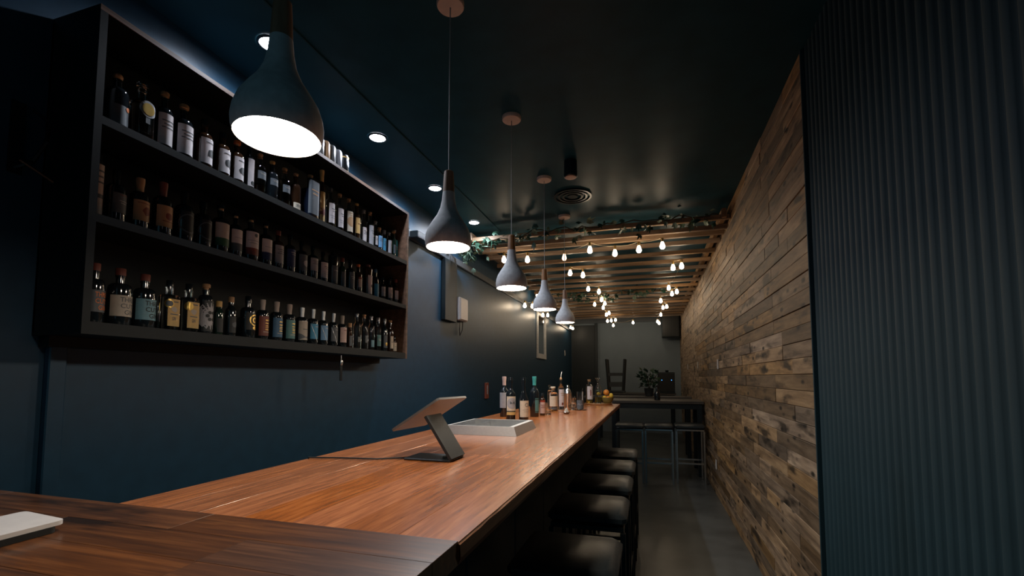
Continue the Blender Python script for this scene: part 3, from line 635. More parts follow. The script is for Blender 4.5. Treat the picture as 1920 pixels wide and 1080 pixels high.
# ------------------------------------------------------------------ recessed downlights above the shelf
for i, (y, ds) in enumerate([(1.763, 'recessed downlight above the nearest pendant lamp'), (2.708, 'recessed downlight above the middle of the bottle shelf'), (3.606, 'recessed downlight beside the second pendant lamp'), (4.548, 'recessed downlight farthest along the ceiling')]):
    zc = ZC - .0102
    t = thing('downlight', ds, 'downlight', (-1.80, y, zc), 0, 'recessed ceiling downlights')
    o = MB().lathe([(.066, -.0005), (.066, -.006), (.055, -.008), (.0515, -.003)], 28, cap=False); o.build('trim_ring', 'black_metal', t, True)
    o = MB(); n = 24; o.add([(0, 0, -.004)] + [(.052 * math.cos(2 * PI * k / n), .052 * math.sin(2 * PI * k / n), -.004) for k in range(n)], [(0, (k + 1) % n + 1, k + 1) for k in range(n)])
    o.build('lens', 'down_face', t)
    ld = bpy.data.lights.new('downlight_beam', 'SPOT'); ld.energy = DOWN_SPOT; ld.color = (.80, .88, 1); ld.spot_size = math.radians(164); ld.spot_blend = .6; ld.shadow_soft_size = .03
    lo = bpy.data.objects.new('downlight_beam', ld); COL.objects.link(lo); lo.parent = t; lo.location = (0, 0, -.012)
# ------------------------------------------------------------------ pergola, string lights, ivy
pg = thing('pergola', 'slatted timber pergola hung under the ceiling over the back room', 'pergola')
ys = [4.80, 4.98] + [5.16 + .30 * i for i in range(2)] + [5.88 + .42 * i for i in range(15)]
me = None
for k, y in enumerate(ys):
    mb = MB(); mb.box(-1.98, .77, -.02, .02, -.024, .024, .003)
    if me is None:
        o = mb.build('slat', 'pergola_wood', pg); me = o.data
    else: o = link('slat', me, pg)
    o.location = (0, y, 3.006 + (.04 if k == 0 else 0))
for x in (-1.93, .715):
    MB().box(x - .022, x + .022, 4.75, 11.9, 3.031, 3.121, .003).build('side_rail', 'pergola_rail', pg)
for x in (-1.2, -.2):
    for y in (5.4, 8.4, 11.4): MB().bar((x, y, 3.03), (x, y, ZC), .012, .012).build('hanger', 'black_metal', pg)
def catenary(a, b, sag, n=8):
    a = Vector(a); b = Vector(b); return [a.lerp(b, i / n) - Vector((0, 0, sag * 4 * (i / n) * (1 - i / n))) for i in range(n + 1)]
def string(name, desc, bulbs, dim=()):
    """a festoon wire with bulbs hanging from it"""
    t = thing(name, desc, 'string lights', (0, 0, 0), 0, 'festoon strings under the pergola')
    wire = MB()
    tops = [Vector(b) + Vector((0, 0, .085)) for b in bulbs]
    for a, b in zip(tops, tops[1:]): wire.tube(catenary(a, b, min(.09, .06 * (a - b).length))[0:9], .0032, 5)
    wire.build('wire', 'wire_cream', t)
    for i, b in enumerate(bulbs):
        o = MB().lathe([(.006, .088), (.0135, .084), (.0145, .050), (.012, .040)], 12).build('socket', 'brass', t, True); o.location = b
        prof = [(.012, .042), (.016, .030), (.024, .008), (.027, -.008), (.024, -.023), (.013, -.033), (.002, -.036)]
        MB().lathe(prof[::-1], 12, cap=False).build('bulb', 'bulb_dim' if i in dim else 'bulb_glow', o, True)
def bz(lst, Z=2.85, X=None): return [tuple(hit(x, y, X=X)) if X is not None else tuple(hit(x, y, Z=Z)) for x, y in lst]
string('festoon_lights', 'string of bulbs crossing the front of the pergola', bz([(945, 487), (989, 487), (1058, 483), (1106, 469), (1153, 475), (1198, 468), (1242, 461)]), dim=(2,))
string('festoon_lights', 'string of bulbs running back along the middle of the pergola', bz([(1069, 512), (1093, 516), (1103, 542), (1123, 547), (1115, 571), (1128, 562), (1134, 569), (1131, 577), (1137, 590), (1142, 587), (1139, 602), (1146, 601), (1154, 600), (1150, 610), (1187, 605)]))
string('festoon_lights', 'string of bulbs along the timber wall side of the pergola', bz([(1262, 502), (1278, 499), (1254, 540), (1269, 547), (1260, 551), (1239, 564), (1250, 575), (1243, 577), (1239, 590), (1233, 603), (1236, 606)]))
string('festoon_lights', 'string of bulbs along the navy wall behind the pendants', bz([(1007, 552), (998, 574), (984, 573), (1018, 591), (1027, 591), (1045, 602), (1070, 614), (1074, 616)], X=-1.98))
def leaf_mesh(mat):
    mb = MB(); s_ = .05
    pts = [(0, 0, 0), (.35, -.45, .02), (.95, -.5, -.06), (.8, -.18, .03), (1.5, 0, -.10), (.8, .18, .03), (.95, .5, -.06), (.35, .45, .02)]
    mb.add([(x * s_, y * s_, z * s_) for x, y, z in pts] + [(.7 * s_, 0, .10 * s_)], [(0, 1, 8), (1, 2, 8), (2, 3, 8), (3, 4, 8), (4, 5, 8), (5, 6, 8), (6, 7, 8), (7, 0, 8)])
    me_ = bpy.data.meshes.new('leaf'); me_.from_pydata(mb.v, [], mb.f); me_.materials.append(M[mat]); return me_
LEAF = [leaf_mesh('leaf_green'), leaf_mesh('leaf_green'), leaf_mesh('leaf_pale')]
def garland(desc, pts, n, spread, seed, scale=(.8, 1.5)):
    rg = random.Random(seed); t = thing('ivy_garland', desc, 'ivy')
    P_ = []
    for a, b in zip(pts, pts[1:]): P_ += [Vector(a).lerp(Vector(b), k / 8) + Vector((0, rg.uniform(-.02, .02), rg.uniform(-.03, .03))) for k in range(8)]
    MB().tube(P_, .006, 5).build('vine_stem', 'stem_brown', t)
    cl = [rg.random() for _ in range(max(3, n // 9))]
    for i in range(n):
        u = (rg.choice(cl) + rg.gauss(0, .035)) if rg.random() < .7 else rg.random()
        u = min(.999, max(0, u)) * (len(P_) - 1); a = P_[int(u)]
        o = link('leaf', rg.choice(LEAF), t, a + Vector((rg.gauss(0, spread), rg.gauss(0, spread * .7), rg.gauss(0, spread) - .01)))
        o.rotation_euler = (rg.uniform(-1.2, 1.2), rg.uniform(-.6, 1.6), rg.uniform(0, 6.28)); s_ = rg.uniform(*scale); o.scale = (s_, s_, s_)
garland('green ivy garland along the front edge of the pergola', [(-1.85, 4.74, 2.98), (-1.1, 4.74, 3.06), (-.4, 4.74, 3.06), (.3, 4.76, 3.08), (.72, 4.78, 3.06)], 120, .045, 4)
garland('thick bunch of pale green ivy where pergola meets navy wall', [(-2.02, 4.62, 3.02), (-1.94, 4.66, 2.92), (-1.9, 4.7, 2.80)], 46, .05, 8)
garland('ivy garland trailing across the middle of the pergola', [(-1.9, 8.13, 3.0), (-1.0, 8.13, 2.96), (-.1, 8.13, 2.97), (.72, 8.13, 3.0)], 90, .05, 5, (1, 1.8))
# ------------------------------------------------------------------ ceiling fittings
t = thing('ceiling_speaker', 'black cylindrical speaker on the ceiling beyond the third pendant', 'ceiling fitting', (-.565, 3.46, ZC))  # speaker cylinder, holds no lamp
MB().lathe([(.05, -.005), (.052, -.13), (.046, -.135)], 24).build('can_body', 'black_metal', t, True)
MB().lathe([(.044, -.1365), (.030, -.139), (.004, -.137)], 24).build('front_face', 'canopy_cream', t, True)
MB().lathe([(.035, 0), (.035, -.006)], 20).build('mount', 'black_metal', t)
t = thing('ceiling_vent', 'round dark air vent ring on the ceiling', 'vent', (-.66, 4.15, ZC))
for r in (.17, .13, .09): MB().lathe([(r, -.002), (r + .006, -.016), (r - .012, -.016), (r - .014, -.002)], 32, cap=False).build('vent_ring', 'black_metal', t, True)
MB().lathe([(.05, -.001), (.045, -.014)], 24).build('vent_core', 'black_metal', t, True)
# ------------------------------------------------------------------ till stand and tablet on the bar
t = thing('till_stand', 'dark metal counter stand leaning over on the bar', 'stand', (0, 0, BT))
MB().box(-.955, -.752, 1.66, 1.80, .0005, .008, .002).build('base_plate', 'grey_metal', t)
# leaning arm: from the base's customer side up and over to the tablet
a0, a1 = Vector((-.756, 0, .006)), Vector((-.868, 0, .172)); nrm = Vector((.83, 0, .56)) * .012
v = []
for y in (1.663, 1.797):
    for p in (a0 - nrm * .0, a0 + nrm, a1 + nrm, a1 - nrm * .0): v.append((p.x, y, p.z))
o = MB().add(v, [(3, 2, 1, 0), (4, 5, 6, 7), (0, 1, 5, 4), (1, 2, 6, 5), (2, 3, 7, 6), (3, 0, 4, 7)]); o.build('arm', 'grey_metal', t)
MB().tube([(-.80, 1.70, .012), (-.77, 1.70, .016)], .006, 6).build('cable_grommet', 'rubber', t)
tb = thing('tablet', 'silver-backed tablet held on the dark counter stand', 'tablet', (0, 0, 0))
c0 = Vector((-1.022, 1.68, 1.258)); u = Vector((.205, .012, .133)); w_ = Vector((0.0, .30, -.004)); nn = u.cross(w_).normalized()
def slab(c, u, w, n, th, inset, r=.012, m=5):
    ul, wl = u.length, w.length; ud, wd = u / ul, w / wl; ring = []
    for cx, cw, a0_ in ((ul - r, wl - r, 0), (r, wl - r, 1), (r, r, 2), (ul - r, r, 3)):
        for k in range(m): a = (a0_ + k / (m - 1)) * PI / 2; ring.append((cx + r * math.cos(a), cw + r * math.sin(a)))
    mb = MB(); k = len(ring)
    v = [c + ud * a + wd * b for a, b in ring] + [c + ud * a + wd * b + n * th for a, b in ring]
    f = [tuple(range(k - 1, -1, -1)), tuple(range(k, 2 * k))] + [(i, (i + 1) % k, k + (i + 1) % k, k + i) for i in range(k)]
    return mb.add(v, f)
slab(c0, u, w_, nn, .009, 0).build('tablet_body', 'tablet_back', tb, True)
ci = c0 + u * .05 + w_ * .04
up_ = nn if nn.z > 0 else -nn
slab(c0 + u * .06 + w_ * .05 + (nn * .0092 if nn.z > 0 else -nn * .0012), u * .88, w_ * .90, up_, .0008, 0, .004).build('screen', 'screen', tb)
mb = MB(); mb.tube([(-.94, 1.70, BT + .005), (-1.05, 1.62, BT + .006), (-1.20, 1.60, BT + .006), (-1.335, 1.57, BT + .006), (-1.352, 1.565, BT - .05), (-1.352, 1.565, .7)], .0035, 6)
tag(mb.build('power_cable', 'rubber', None, True), 'thin black cable running from the counter stand across the bar', 'cable')
# ------------------------------------------------------------------ ice well
t = thing('ice_well', 'stainless steel ice well with sloping sides on the bar', 'sink', (0, 0, BT))
x0, x1, y0, y1 = -1.165, -.722, 2.485, 2.945; hh = .052
R0 = [(x0, y0, .0005), (x1, y0, .0005), (x1, y1, .0005), (x0, y1, .0005)]
R1 = [(x0 + .016, y0 + .010, hh), (x1 - .018, y0 + .010, hh), (x1 - .018, y1 - .016, hh), (x0 + .016, y1 - .016, hh)]
R2 = [(x0 + .030, y0 + .018, hh), (x1 - .046, y0 + .018, hh), (x1 - .046, y1 - .030, hh), (x0 + .030, y1 - .030, hh)]
R3 = [(a, b, .003) for a, b, _ in R2]
def strip(A_, B_): 
    q = MB()
    q.add(A_ + B_, [(i, (i + 1) % 4, 4 + (i + 1) % 4, 4 + i) for i in range(4)]); return q
strip(R0, R1).build('bevelled_frame', 'brushed', t); strip(R1, R2).build('rim', 'white_trim', t)  # rim coloured white: the lamps' bright reflection on steel put into its colour
q = strip(R2, R3); q.add(R3, [(0, 1, 2, 3)]); q.build('basin', 'steel', t)
MB().box(x0 + .13, x0 + .136, y0 + .020, y1 - .032, .004, .042).build('divider', 'steel', t)
# ------------------------------------------------------------------ bottles and barware on the bar
def onbar(x, y): p = hit(x, y, Z=BT); return (p.x, p.y, BT + .0003)
G = 'bottles standing on the bar'
def wine(x, y, top, r, shape, glassm, cap, lab, marks, desc, dx=0, dy=0, rz=0, ex=2.0, liquid=None, name='wine_bottle', dz=0):
    p = Vector(onbar(x, y)) + Vector((dx, dy, dz)); P2 = hit(x, top, Y=p.y); H = P2.z - BT
    return bottle(tuple(p), H, r, shape, glassm, cap, None, desc, group=G, lab=lab, marks=marks, rz=rz, ex=ex, liquid=liquid, name=name)
RZ = -.95
wine(957.5, 788, 708, .037, 'wine', 'bottle_ink', ('screw', 'bottle_ink'), ('cream', .13, .56, 1.25), [('disc', 'grey', 0, .62, .3), ('pic', 'smoke', .05, .65, .2), ('band', 'yellow', .0, .16), ('band', 'black', .17, .22)], 'wine bottle with a drawing on its pale label, nearest on the bar', rz=RZ)
wine(945, 783, 706, .037, 'wine', 'bottle_ink', ('sleeve', 'c_pink'), ('grey', .22, .60, 1.0), [], 'wine bottle with pale pink foil behind the drawn label', dy=.10, dx=-.03, rz=-1.75)
wine(982, 788, 708, .038, 'burg', 'bottle_ink', ('screw', 'bottle_ink'), ('cream', .08, .46, 1.2), [('disc', 'smoke', .12, .74, .12, .75), ('lines', 'stone', 2, .42, .1)], 'wine bottle with cream label bearing a small ring', rz=RZ)
wine(994, 783, 706, .038, 'wine', 'bottle_ink', ('sleeve', 'c_aqua'), ('teal', .10, .46, .75), [('band', 'black', .9, .95), ('band', 'black', .05, .1)], 'wine bottle with turquoise foil and teal label', dy=.10, dx=.012, rz=-.42)
wine(1017, 779, 737, .024, 'short', 'bottle_brown', ('screw', 'bottle_ink'), ('pink', .10, .62, 1.35), [('band', 'red', .96, 1.12), ('lines', 'maroon', 3, .7, 0)], 'small bitters bottle with pink label and red shoulder', rz=RZ, name='bitters_bottle')
wine(1037, 771, 725, .044, 'short', 'glass_clear', ('tcork', 'c_cream'), ('cream', .20, .62, 1.2), [('vband', 'tan', .1, .16), ('band', 'smoke', -.3, -.08), ('lines', 'stone', 2, .8, -.15)], 'round bottle with cream label and pale stopper on the bar', rz=RZ, liquid=('liquid_amber', .2))
wine(1052, 768, 707, .032, 'tall', 'glass_smoke', ('pour', 'steel'), ('white', .10, .62, 1.1), [('lines', 'tan', 2, .75, .1), ('pic', 'maroon', .05, .16, .08)], 'tall bottle with steel pourer and white label on the bar', rz=RZ)
wine(1032, 764, 722, .03, 'short', 'glass_clear', ('glass', 'glass_clear'), None, [], 'clear stoppered bottle behind the cream label', dy=.08, dx=-.02)
wine(1107, 757, 713, .043, 'short', 'glass_clear', ('cork', 'c_cork'), ('white', .18, .72, 1.1), [('text', 'maroon', 'E', .12, .5, .42, .55)], 'clear bottle with white label reading E on the tray', dy=-.10, rz=RZ, liquid=('liquid_yellow', .16), dz=.0085)
def cup(name, desc, x, y, prof, mat, cat, dx=0, dy=0, extra=None, n=24, z=0):
    p = Vector(onbar(x, y)) + Vector((dx, dy, z)); t = thing(name, desc, cat, tuple(p)); MB().lathe(prof, n, cap=False).build('vessel', mat, t, True)
    return t
def tum(r, h, w=.003, base=.008): return [(.001, 0), (r * .93, 0), (r, .004), (r, h), (r - w, h), (r - w, base + .004), (r * .8, base), (.001, base)]
t = cup('tumbler', 'small cut crystal tumbler beside the bitters bottle', 1028, 778, tum(.026, .065), 'glass_clear', 'glass', n=10)
MB().lathe([(.0265, .012), (.0285, .02), (.0265, .028), (.0285, .036), (.0265, .044)], 10, cap=False).build('cut_pattern', 'glass_clear', t)
p = Vector(onbar(1063, 768)) + Vector((0, .05, 0)); t = thing('cocktail_shaker', 'tall steel cocktail shaker with capped top behind the juicer', 'shaker', tuple(p))
MB().lathe([(.001, 0), (.030, 0), (.032, .004), (.040, .16), (.041, .163)], 28, cap=False).build('tin', 'steel', t, True)
MB().lathe([(.041, .1632), (.040, .17), (.030, .20), (.018, .215)], 28, cap=False).build('strainer_top', 'steel', t, True)
MB().lathe([(.0185, .2152), (.017, .245), (.012, .252), (.001, .253)], 20, cap=False).build('cap', 'chrome', t, True)
t = cup('crystal_decanter', 'textured crystal mixing jar on the bar', 1075, 769, [(.001, 0), (.034, 0), (.038, .01), (.040, .05), (.036, .09), (.028, .11), (.030, .14), (.027, .14), (.025, .11), (.033, .088), (.036, .05), (.03, .012), (.001, .012)], 'glass_clear', 'glass', n=9, dx=-.012, dy=.03)
MB().lathe([(.0385, .02), (.042, .032), (.0395, .044), (.0425, .056), (.0385, .070)], 9, cap=False).build('cut_pattern', 'glass_clear', t)
t = cup('jigger', 'steel jigger standing among the bar bottles', 1070, 766, [(.02, 0), (.022, .002), (.008, .05), (.024, .105), (.022, .105), (.006, .055), (.001, .05)], 'chrome', 'jigger', dy=.16, dx=.012)
t = cup('shaker_glass', 'clear glass with dark lower band on a small dish', 1088, 769, tum(.034, .18), 'glass_clear', 'glass', z=.006)
w_ = Wrap(.034, 2, 1); w_.rect(-.105, .105, .008, .095, .0008); lo = w_.mb.build('dark_sleeve', 'c_smoke', t, True)
w_ = Wrap(.034, 2, 1); w_.stroke([(-.075, .05), (-.06, .062), (-.05, .045), (-.035, .058), (-.02, .05)], .003, .0016); w_.mb.build('lettering', 'c_grey', lo)
MB().tube([(-.01, 0, .02), (.02, .012, .19), (.024, .013, .215)], .003, 6).build('strainer_handle', 'chrome', t)
p = onbar(1088, 769); t = thing('glass_dish', 'shallow clear dish under the dark-banded glass', 'dish', p)
MB().lathe([(.001, 0), (.05, 0), (.066, .005), (.065, .0065), (.048, .002), (.001, .002)], 28, cap=False).build('dish', 'glass_clear', t, True)
p = onbar(1062, 776); t = thing('citrus_juicer', 'steel citrus juicer with ribbed pale cone lying on the bar', 'juicer', p)
MB().lathe([(.001, .004), (.018, .0), (.03, .008), (.038, .016), (.037, .018), (.028, .011), (.001, .009)], 24, cap=False).build('bowl', 'chrome', t, True)
prof = [(.024, .012), (.020, .026), (.012, .044), (.002, .056)]; mb = MB(); v = []; n = 20
for r, z in prof:
    for i in range(n): rr = r * (1 if i % 2 else .82); v.append((rr * math.cos(2 * PI * i / n), rr * math.sin(2 * PI * i / n), z))
mb.add(v, [(j * n + i, j * n + (i + 1) % n, (j + 1) * n + (i + 1) % n, (j + 1) * n + i) for j in range(3) for i in range(n)]); mb.build('reamer_cone', 'c_stone', t)
MB().bar((-.036, .0, .014), (-.075, .02, .018), .014, .004).build('handle', 'chrome', t)
# tray with decanter, fruit bowl and fruit
p = Vector(onbar(1122, 759)); p.y, p.x = 5.785, -.62
t = thing('serving_tray', 'round wooden tray at the far end of the bar', 'tray', tuple(p))
MB().lathe([(.001, 0), (.16, 0), (.168, .006), (.168, .016), (.164, .016), (.162, .008), (.001, .008)], 40, cap=False).build('tray', 'tray_wood', t, True)
q = Vector(onbar(1122, 757)); zt = BT + .0088
t = thing('decanter', 'glass decanter with flat stopper holding citrus peel on the tray', 'decanter', (q.x + .005, q.y - .08, zt))
MB().lathe([(r_, z_ * 1.28) for r_, z_ in [(.001, 0), (.040, 0), (.044, .006), (.044, .14), (.034, .165), (.016, .185), (.014, .215), (.022, .222), (.019, .222), (.011, .212), (.012, .186), (.030, .163), (.041, .138), (.041, .01), (.001, .01)]], 24, cap=False).build('vessel', 'glass_clear', t, True)
MB().lathe([(r_, z_ * 1.28) for r_, z_ in [(.009, .20), (.010, .226), (.034, .238), (.036, .248), (.03, .252), (.001, .252)]], 20).build('stopper', 'glass_clear', t, True)
MB().lathe([(.001, .014), (.040, .014), (.040, .08), (.001, .08)], 20, cap=False).build('liquid', 'liquid_yellow', t, True)
mb = MB(); mb.sphere((.008, -.004, .120), .026, 12, 8, .8); mb.build('citrus_peel', 'lemon_peel', t, True)
MB().sphere((-.012, .008, .158), .018, 10, 7, .7).build('lime_peel', 'leaf_pale', t, True)
q = Vector(onbar(1138, 757)); bq = (q.x + .012, q.y - .06, zt + .0004)
t = thing('fruit_bowl', 'olive gold bowl of citrus fruit on the tray', 'bowl', bq)
MB().lathe([(.001, 0), (.036, 0), (.05, .012), (.072, .045), (.080, .075), (.077, .075), (.068, .046), (.045, .015), (.001, .006)], 28, cap=False).build('bowl', 'bowl_olive', t, True)
for (dx, dy, dz, r, m_, ds, sz) in ((-.012, -.012, .135, .037, 'orange_peel', 'orange on top of the fruit bowl', .96), (.045, .004, .095, .027, 'lemon_peel', 'lemon at the right of the fruit bowl', 1.2), (.004, .030, .066, .030, 'lemon_peel', 'lemon low at the back of the fruit bowl', 1.0), (-.034, -.01, .066, .030, 'lemon_peel', 'lemon low at the left of the fruit bowl', 1.0), (.014, -.034, .064, .028, 'orange_peel', 'small orange low at the front of the fruit bowl', .96)):
    t = thing('orange' if m_[0] == 'o' else 'lemon', ds, 'fruit', (bq[0] + dx, bq[1] + dy, bq[2] + dz))
    MB().sphere((0, 0, 0), r, 16, 10, sz).build('peel', m_, t, True); MB().sphere((0, 0, r * sz), .004, 6, 4, .5).build('stem_end', 'stem_brown', t)
# ------------------------------------------------------------------ white tablet on the foreground return
t = thing('white_tablet', 'white rounded slab with dark underside on the foreground counter', 'tablet', (0, 0, 0))
c0 = Vector((-1.365, .44, BT + .0165)); u = Vector((.165, -.015, .0)); w_ = Vector((-.012, .265, 0))
slab(c0, u, w_, Vector((0, 0, 1)), .009, 0, .014).build('white_cover', 'white_plastic', t, True)
slab(c0 + Vector((.006, .006, -.013)), u * .97, w_ * .92, Vector((0, 0, 1)), .0128, 0, .012).build('dark_underside', 'rubber', t, True)
# ------------------------------------------------------------------ bar stools
def make_stool(desc, loc, group, rz=0, sh=.80, metal='black_metal', src=None):
    if src:
        r = src.copy(); COL.objects.link(r); r.location = loc; r.rotation_euler = (0, 0, rz); tag(r, desc, 'stool', group)
        for c in src.children: k = c.copy(); COL.objects.link(k); k.parent = r
        return r
    t = thing('bar_stool', desc, 'stool', loc, rz, group); a = .18
    MB().box(-.20, .20, -.20, .20, sh - .065, sh, .022).build('seat_pad', 'leather', t, True)
    MB().box(-.185, .185, -.185, .185, sh - .09, sh - .0655, .003).build('seat_frame', metal, t)
    for x in (-a, a):
        for y in (-a, a): MB().box(x - .0125, x + .0125, y - .0125, y + .0125, 0, sh - .0905, .002).build('leg', metal, t)
    for s_ in (-a, a):
        MB().box(-a + .013, a - .013, s_ - .011, s_ + .011, .27, .295, .002).build('footrest', metal, t)
        MB().box(s_ - .011, s_ + .011, -a + .013, a - .013, .27, .295, .002).build('stretcher', metal, t)
    return t
s0 = None
for i, (y, ds) in enumerate([(1.86, 'nearest black padded stool under the bar edge'), (2.57, 'second black padded stool from the camera along the bar'), (3.16, 'third black padded stool along the bar'), (3.77, 'fourth black padded stool along the bar'), (4.42, 'farthest black padded stool along the bar')]):
    s_ = make_stool(ds, (-.325, y, 0), 'black stools along the bar', src=s0); s0 = s0 or s_
s1 = None
for x, y, ds in ((-.30, 6.95, 'chrome-framed stool at the high table, nearest the bar end'), (.10, 7.02, 'middle chrome-framed stool in front of the high table'), (.52, 7.10, 'chrome-framed stool at the high table next to the timber wall')):
    s_ = make_stool(ds, (x, y, 0), 'chrome stools at the high table', sh=.82, metal='chrome', src=s1); s1 = s1 or s_
# ------------------------------------------------------------------ high tables at the back
def high_table(desc, x0, x1, y0, y1, z, legs=True):
    t = thing('high_table', desc, 'table', ((x0 + x1) / 2, (y0 + y1) / 2, 0)); a, b = (x1 - x0) / 2, (y1 - y0) / 2
    n = 4
    for i in range(n): 
        w = 2 * b / n; stave('table_plank', -a, a, -b + i * w + .001, -b + (i + 1) * w - .001, z - .04, z, 'dark_wood', t, .002)
    for x in (-a + .06, a - .06):
        for y in (-b + .06, b - .06): MB().box(x - .035, x + .035, y - .035, y + .035, 0, z - .041, .003).build('leg', 'black_metal', t)
    MB().box(-a + .03, a - .03, -b + .04, -b + .06, z - .12, z - .041).build('apron', 'black_metal', t)
    return t
high_table('long dark high table standing across the room behind the bar', -.62, .76, 7.42, 8.25, 1.12)
high_table('second dark high table farther back', -1.25, .72, 9.0, 9.6, 1.12)
high_table('farthest dark high table carrying an upturned stool', -1.25, .55, 11.0, 11.7, 1.12)
# upturned stool
t = thing('wooden_stool', 'wooden stool upturned on the farthest table with legs in the air', 'stool', (-.79, 11.35, 1.1205))
MB().box(-.21, .21, -.18, .18, 0, .045, .01).build('seat', 'stool_wood', t)
for sx in (-1, 1):
    for sy in (-1, 1): MB().bar((sx * .165, sy * .14, .045), (sx * .215, sy * .17, .80), .045, .045).build('leg', 'stool_wood', t)
for sy in (-1, 1):
    MB().box(-.17, .17, sy * .152 - .014, sy * .152 + .014, .40, .47).build('stretcher', 'stool_wood', t)
    MB().box(-.165, .165, sy * .143 - .014, sy * .143 + .014, .14, .25).build('lower_rail', 'stool_wood', t)
# dark bushy plant, equipment box, bottle on the tables
t = thing('potted_plant', 'dark bushy potted plant on the second high table', 'plant', (-.03, 9.3, 1.1205))
MB().lathe([(.05, 0), (.075, .005), (.09, .15), (.095, .155), (.08, .155), (.07, .13)], 20).build('pot', 'pot_dark', t, True)
rg = random.Random(9)
mb = MB()
for i in range(9): a = rg.uniform(0, 6.28); mb.tube([(0, 0, .13), (.06 * math.cos(a), .06 * math.sin(a), .28), (.15 * math.cos(a), .15 * math.sin(a), .42 + rg.uniform(-.08, .08))], .004, 4)
mb.build('stems', 'stem_brown', t)
for i in range(90):
    a = rg.uniform(0, 6.28); rr = rg.uniform(.02, .17); o = link('leaf', LEAF[0], t, (rr * math.cos(a), rr * math.sin(a), rg.uniform(.18, .50))); o.rotation_euler = (rg.uniform(-1, 1), rg.uniform(-1, 1), a); s_ = rg.uniform(1, 1.7); o.scale = (s_, s_, s_)
t = thing('equipment_box', 'black equipment box with two blue indicator lights', 'equipment', (.40, 11.25, 1.1205))
MB().box(-.24, .13, -.22, .22, 0, .48, .01).build('case', 'black_paint', t)
MB().box(-.22, .11, -.226, -.2201, .04, .44, .003).build('front_grille', 'rubber', t)
for x in (-.15, .06): MB().sphere((x, -.229, .30), .006, 8, 6).build('indicator_light', 'led_blue', t)
MB().lathe([(.03, .4805), (.04, .52), (.03, .53)], 12, (-.03, 0)).build('top_knob', 'black_metal', t)
t = thing('table_bottle', 'dark glass water bottle standing on the long high table', 'bottle', (.10, 7.75, 1.1205))
MB().lathe([(.001, 0), (.045, 0), (.048, .01), (.046, .11), (.022, .15), (.018, .21), (.001, .212)], 20, cap=False).build('glass_body', 'bottle_ink', t, True)
MB().lathe([(.02, .2125), (.021, .235), (.015, .238)], 16).build('cap', 'black_metal', t, True)
# black loudspeaker in the far corner
t = thing('loudspeaker', 'black loudspeaker hung in the far corner by the timber wall', 'loudspeaker', (.52, 12.6, 2.52))
MB().box(-.21, .22, -.2, .2, 0, .58, .015).build('cabinet', 'black_paint', t)
MB().box(-.19, .20, -.206, -.2001, .03, .55, .003).build('grille', 'rubber', t)
MB().bar((0, .2, .3), (0, .4, .3), .04, .04).build('wall_bracket', 'black_metal', t)
# ------------------------------------------------------------------ things on the navy wall
t = thing('wall_box', 'white plastic junction box on the navy wall', 'wall box', (XL, 4.95, 2.14))
MB().box(.0005, .06, -.12, .12, 0, .27, .008).build('housing', 'white_plastic', t); MB().box(.0605, .068, -.105, .105, .012, .258, .004).build('cover', 'white_plastic', t)
MB().tube([(.03, -.05, 0), (.03, -.055, -.10), (.02, -.02, -.17), (.03, .03, -.10), (.03, .04, 0)], .005, 6).build('cable_loop', 'rubber', t, True)
t = thing('wall_bracket', 'dark cable and bracket high on the navy wall behind the second pendant', 'bracket', (XL, 3.75, 2.80))
MB().box(.0355, .12, -.04, .26, -.03, .035, .005).build('housing', 'black_metal', t)
MB().tube([(.02, -.02, .06), (.02, -.25, .09), (.02, -.40, .14)], .004, 5).build('cable', 'rubber', t)
t = thing('framed_mirror', 'narrow upright mirror in pale frame on the navy wall', 'mirror', (XL, 9.15, 1.86))
for nm, a, b, c_, d_ in (('frame_side', -.38, -.32, 0, .92), ('frame_side', .32, .38, 0, .92), ('frame_bottom', -.318, .318, 0, .10), ('frame_top', -.318, .318, .86, .92)): MB().box(.0005, .035, a, b, c_, d_, .004).build(nm, 'white_trim', t)
MB().box(.0005, .012, -.318, .318, .102, .858).build('mirror_pane', 'mirror_glass', t)
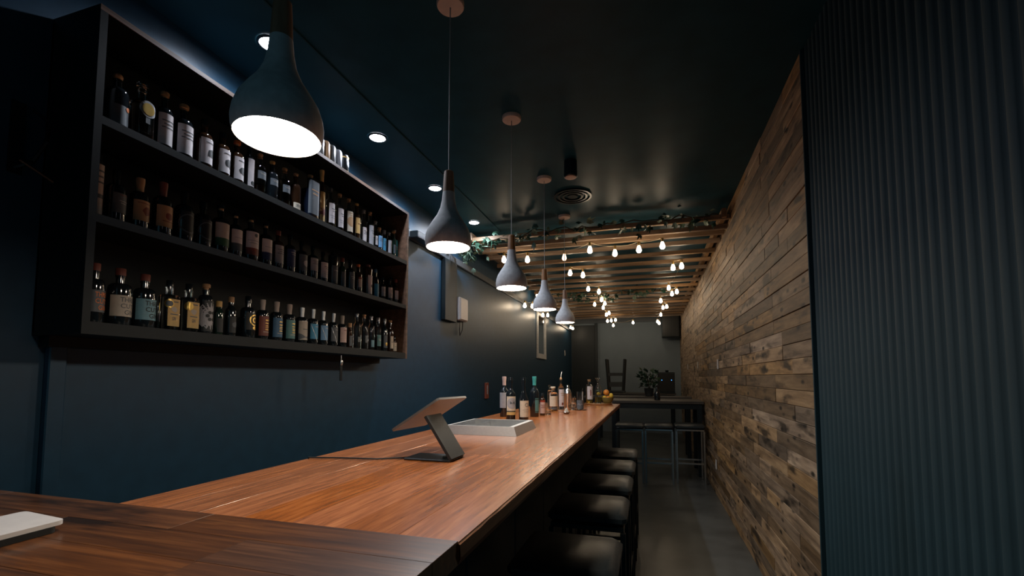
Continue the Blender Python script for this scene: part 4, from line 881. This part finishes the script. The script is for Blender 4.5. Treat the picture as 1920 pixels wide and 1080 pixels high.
for i, (z, ds) in enumerate(((2.50, 'upper'), (2.13, 'middle'), (1.78, 'lower'))):
    t = thing('picture_frame', ds + ' narrow black picture frame beside the bottle shelf', 'picture', (XL, 3.52, z))
    MB().box(.0005, .022, -.11, .11, 0, .30, .004).build('frame', 'frame_black', t); MB().box(.0225, .024, -.09, .09, .02, .28).build('print', 'c_grey', t)
t = thing('wall_plaque', 'small red-brown framed gauge on the navy wall above the bar', 'gauge', (XL, 5.88, 1.195))
MB().box(.0005, .02, -.062, .062, 0, .215, .004).build('frame', 'red_frame', t); MB().box(.0205, .024, -.016, .016, .06, .18).build('gauge_strip', 'c_grey', t)
t = thing('light_switch', 'small pale switch on the dark wall at the back', 'switch', (XL, 11.9, 2.05))
MB().box(.0005, .012, -.05, .05, 0, .14, .003).build('plate', 'white_plastic', t); MB().box(.0125, .018, -.015, .015, .05, .09).build('rocker', 'white_trim', t)
t = thing('bottle_opener', 'steel bottle opener hanging under the shelf unit', 'opener', (-1.905, 2.51, 1.46))
MB().tube([(0, 0, .165), (0, 0, .13)], .003, 5).build('hook', 'steel', t)
MB().box(-.004, .004, -.012, .012, .0, .10, .003).build('handle', 'black_metal', t)
MB().lathe([(.010, .10), (.013, .115), (.010, .13)], 12).build('collar', 'steel', t, True)
t = thing('wine_rack_hook', 'dark curved wire bottle holder on the wall left of the shelf', 'holder', (XL, 1.00, 2.22))
MB().tube([(.0, 0, 0), (.06, .02, .02), (.09, .04, .10), (.08, .05, .18), (.03, .03, .22)], .007, 6).build('wire_arm', 'black_metal', t, True)
MB().tube([(.06, .02, .02), (.10, -.03, .0), (.10, .06, -.04)], .006, 6).build('wire_foot', 'black_metal', t, True)
MB().box(.0005, .006, -.02, .02, -.02, .24).build('wall_plate', 'black_metal', t)
# sockets on the timber wall
for (y, z, ds) in ((6.30, .34, 'white power socket low on the timber wall'), (5.90, 1.58, 'white wall plate on the timber wall nearest the camera'), (8.27, 1.63, 'white wall plate on the timber wall beyond the high table'), (10.40, 1.65, 'farthest white wall plate on the timber wall')):
    t = thing('wall_socket', ds, 'socket', (XR - .0275, y, z))
    MB().box(-.010, -.0005, -.035, .035, 0, .115, .003).build('plate', 'white_plastic', t); MB().box(-.014, -.0105, -.012, .012, .04, .075).build('switch', 'white_trim', t)
